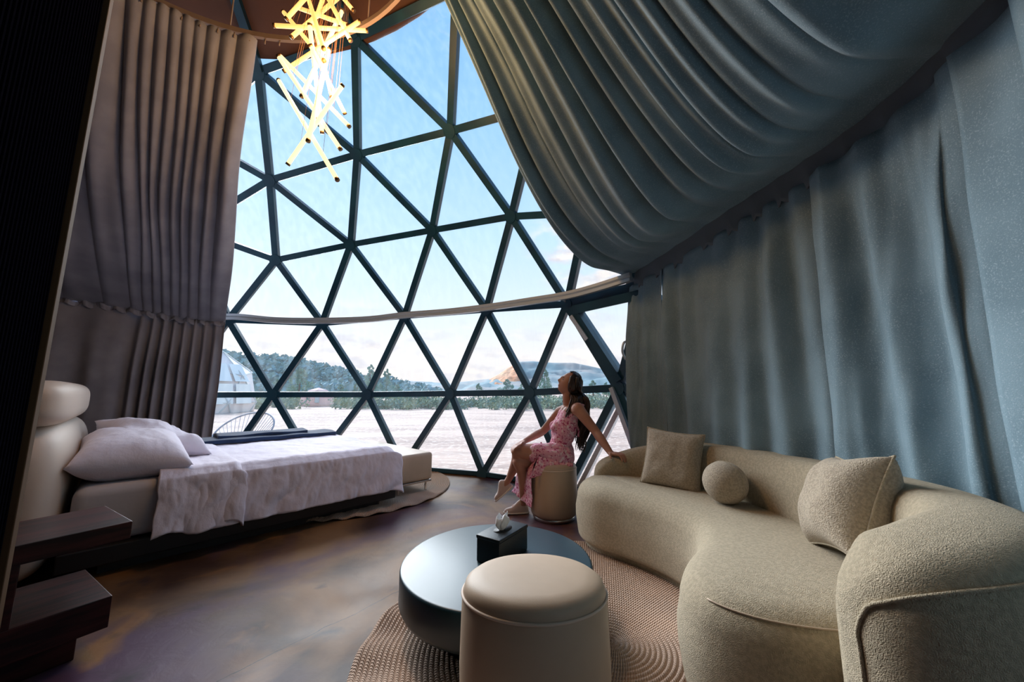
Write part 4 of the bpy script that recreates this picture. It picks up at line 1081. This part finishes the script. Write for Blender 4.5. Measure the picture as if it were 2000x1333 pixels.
# dress: bodice and lap
db = bmesh.new(); ex = .012
capsule(db, [pel + V((.0, -.055, -.01)), pel + V((.0, .055, -.01))], [.105, .105], 20)
top = lerp(che, uch, .8)
capsule(db, [pel, bel, che, top], [.112, .097, .108, .094], 20)
for s in (-1, 1):
    capsule(db, [bel + V((0, s * .035, 0)), che + V((0, s * .055, 0)), top + V((0, s * .06, 0))], [.080, .096, .080], 16)
    capsule(db, [che + V((-.055, s * .055, .015)), che + V((-.078, s * .06, .003))], [.058, .052])
capsule(db, [hL, lerp(hL, kL, .52)], [.100, .088], 18); capsule(db, [hR, lerp(hR, kR, .60)], [.098, .088], 18)
capsule(db, [lerp(hL, kL, .2), lerp(hR, kR, .3)], [.09, .09], 16)
dress = remeshed('dress', db, .007, M['dress'], wo, 5)
dm = dress.data
for v in dm.vertices:
    n = v.normal; c = v.co; w = .006 * sin(70 * (c.z + .35 * c.x) + 4 * ns(c.x * 9, c.y * 9, c.z * 9)) * sm(.0, .05, .12 - abs(c.z - bel.z)) + .006 * ns(c.x * 22, c.y * 22, c.z * 22)
    v.co = c + n * w
# straps with bows
for s, sh in ((-1, sL), (1, sR)):
    tube('strap', [top + V((-.06, s * .075, .02)), nkb + V((-.005, s * .10, -.005)), nkb + V((.055, s * .10, -.03)), che + V((.085, s * .06, .03))], .006, M['dress'], wo, 6)
b0 = nkb + V((.055, -.115, -.012))
for e in (V((.05, -.01, .012)), V((.042, -.02, -.045)), V((-.03, -.01, .028))):
    o = tube('bow', [b0, b0 + e * .5 + V((0, 0, .008)), b0 + e], [.005, .012, .007], M['dress'], wo, 8)
tube('strap_tail', [che + V((.10, -.05, .02)), che + V((.115, -.05, -.03)), che + V((.11, -.05, -.075))], [.008, .012, .012], M['dress'], wo, 8)
# skirt hanging from the lap between stool and legs
def skf(u, v):
    x = lerp(UD(1050, 893, 3.10), UD(1040, 900, 3.38), u); lo = lerp(UD(1035, 992, 3.12), UD(998, 958, 3.44), u)
    p = lerp(x, lo, v); q = sin(pi * min(1, v * 1.2))
    p += V((-.035, -.02, .03)) * q + V((.5, -.7, 0)).normalized() * (.020 * sin(2 * pi * (u * 4 + .3 * v)) * sm(0, .5, v) + .008 * ns(u * 6, v * 5))
    return p
grid('skirt', skf, 70, 50, M['dress'], wo, thick=.004)
def skb(u, v):
    x = lerp(UD(1118, 905, 3.12), UD(1052, 892, 3.08), u); lo = lerp(UD(1118, 911, 3.10), UD(1034, 935, 3.06), u)
    return lerp(x, lo, v) + V((0, -.012 - .02 * sin(pi * v) + .004 * sin(u * 40), 0))
grid('skirt', skb, 60, 20, M['dress'], wo, thick=.004)
# shoes
def shoe(heel, toe, upv):
    heel, toe = V(heel), V(toe); d = (toe - heel); Ls = d.length; d.normalize(); u_ = (V(upv) - d * V(upv).dot(d)).normalized(); s_ = u_.cross(d)
    def f(u, v):
        a = 2 * pi * v; e = sqrt(max(.0, 1 - abs(2 * u - 1) ** 2.6)); hgt = (.070 * (1 - sm(.25, .75, u)) + .040); w = (.031 + .009 * sm(.3, .75, u)) * e
        x = cos(a); z = sin(a); zz = (max(z, 0) ** .8) * hgt * e - (0.008 if z < 0 else 0)
        return heel + d * (Ls * u) + s_ * (w * math.copysign(abs(x) ** .7, x)) + u_ * (zz + .016)
    sh = grid('shoe', f, 26, 25, M['shoe'], wo)
    def g(u, v):
        a = 2 * pi * v; e = max(0, 1 - abs(2 * u - 1) ** 3) ** .5; w = (.034 + .010 * sm(.3, .75, u)) * e; k = min(1, abs(sin(a)) * 1.6) * math.copysign(1, sin(a)) 
        return heel + d * (Ls * (u * 1.03 - .015)) + s_ * (w * cos(a)) + u_ * (.010 + .010 * k)
    grid('sole', g, 26, 17, M['sole'], sh)
    for i in range(4):
        p = heel + d * (Ls * (.45 + .09 * i)) + u_ * (.078 - .013 * i); tube('lace', [p - s_ * .018, p + u_ * .004, p + s_ * .018], .0028, M['sole'], sh, 5)
shoe(aR + V((.045, .0, -aR.z + .001)), aR + V((-.175, -.01, -aR.z + .001)), (0, 0, 1))
ft = UD(983, 957, 3.36); hl = aL + V((.035, .0, -.075)); shoe(hl, hl + (ft - hl).normalized() * .0 + V((-.155, .0, -.13)), (-.62, 0, .75))
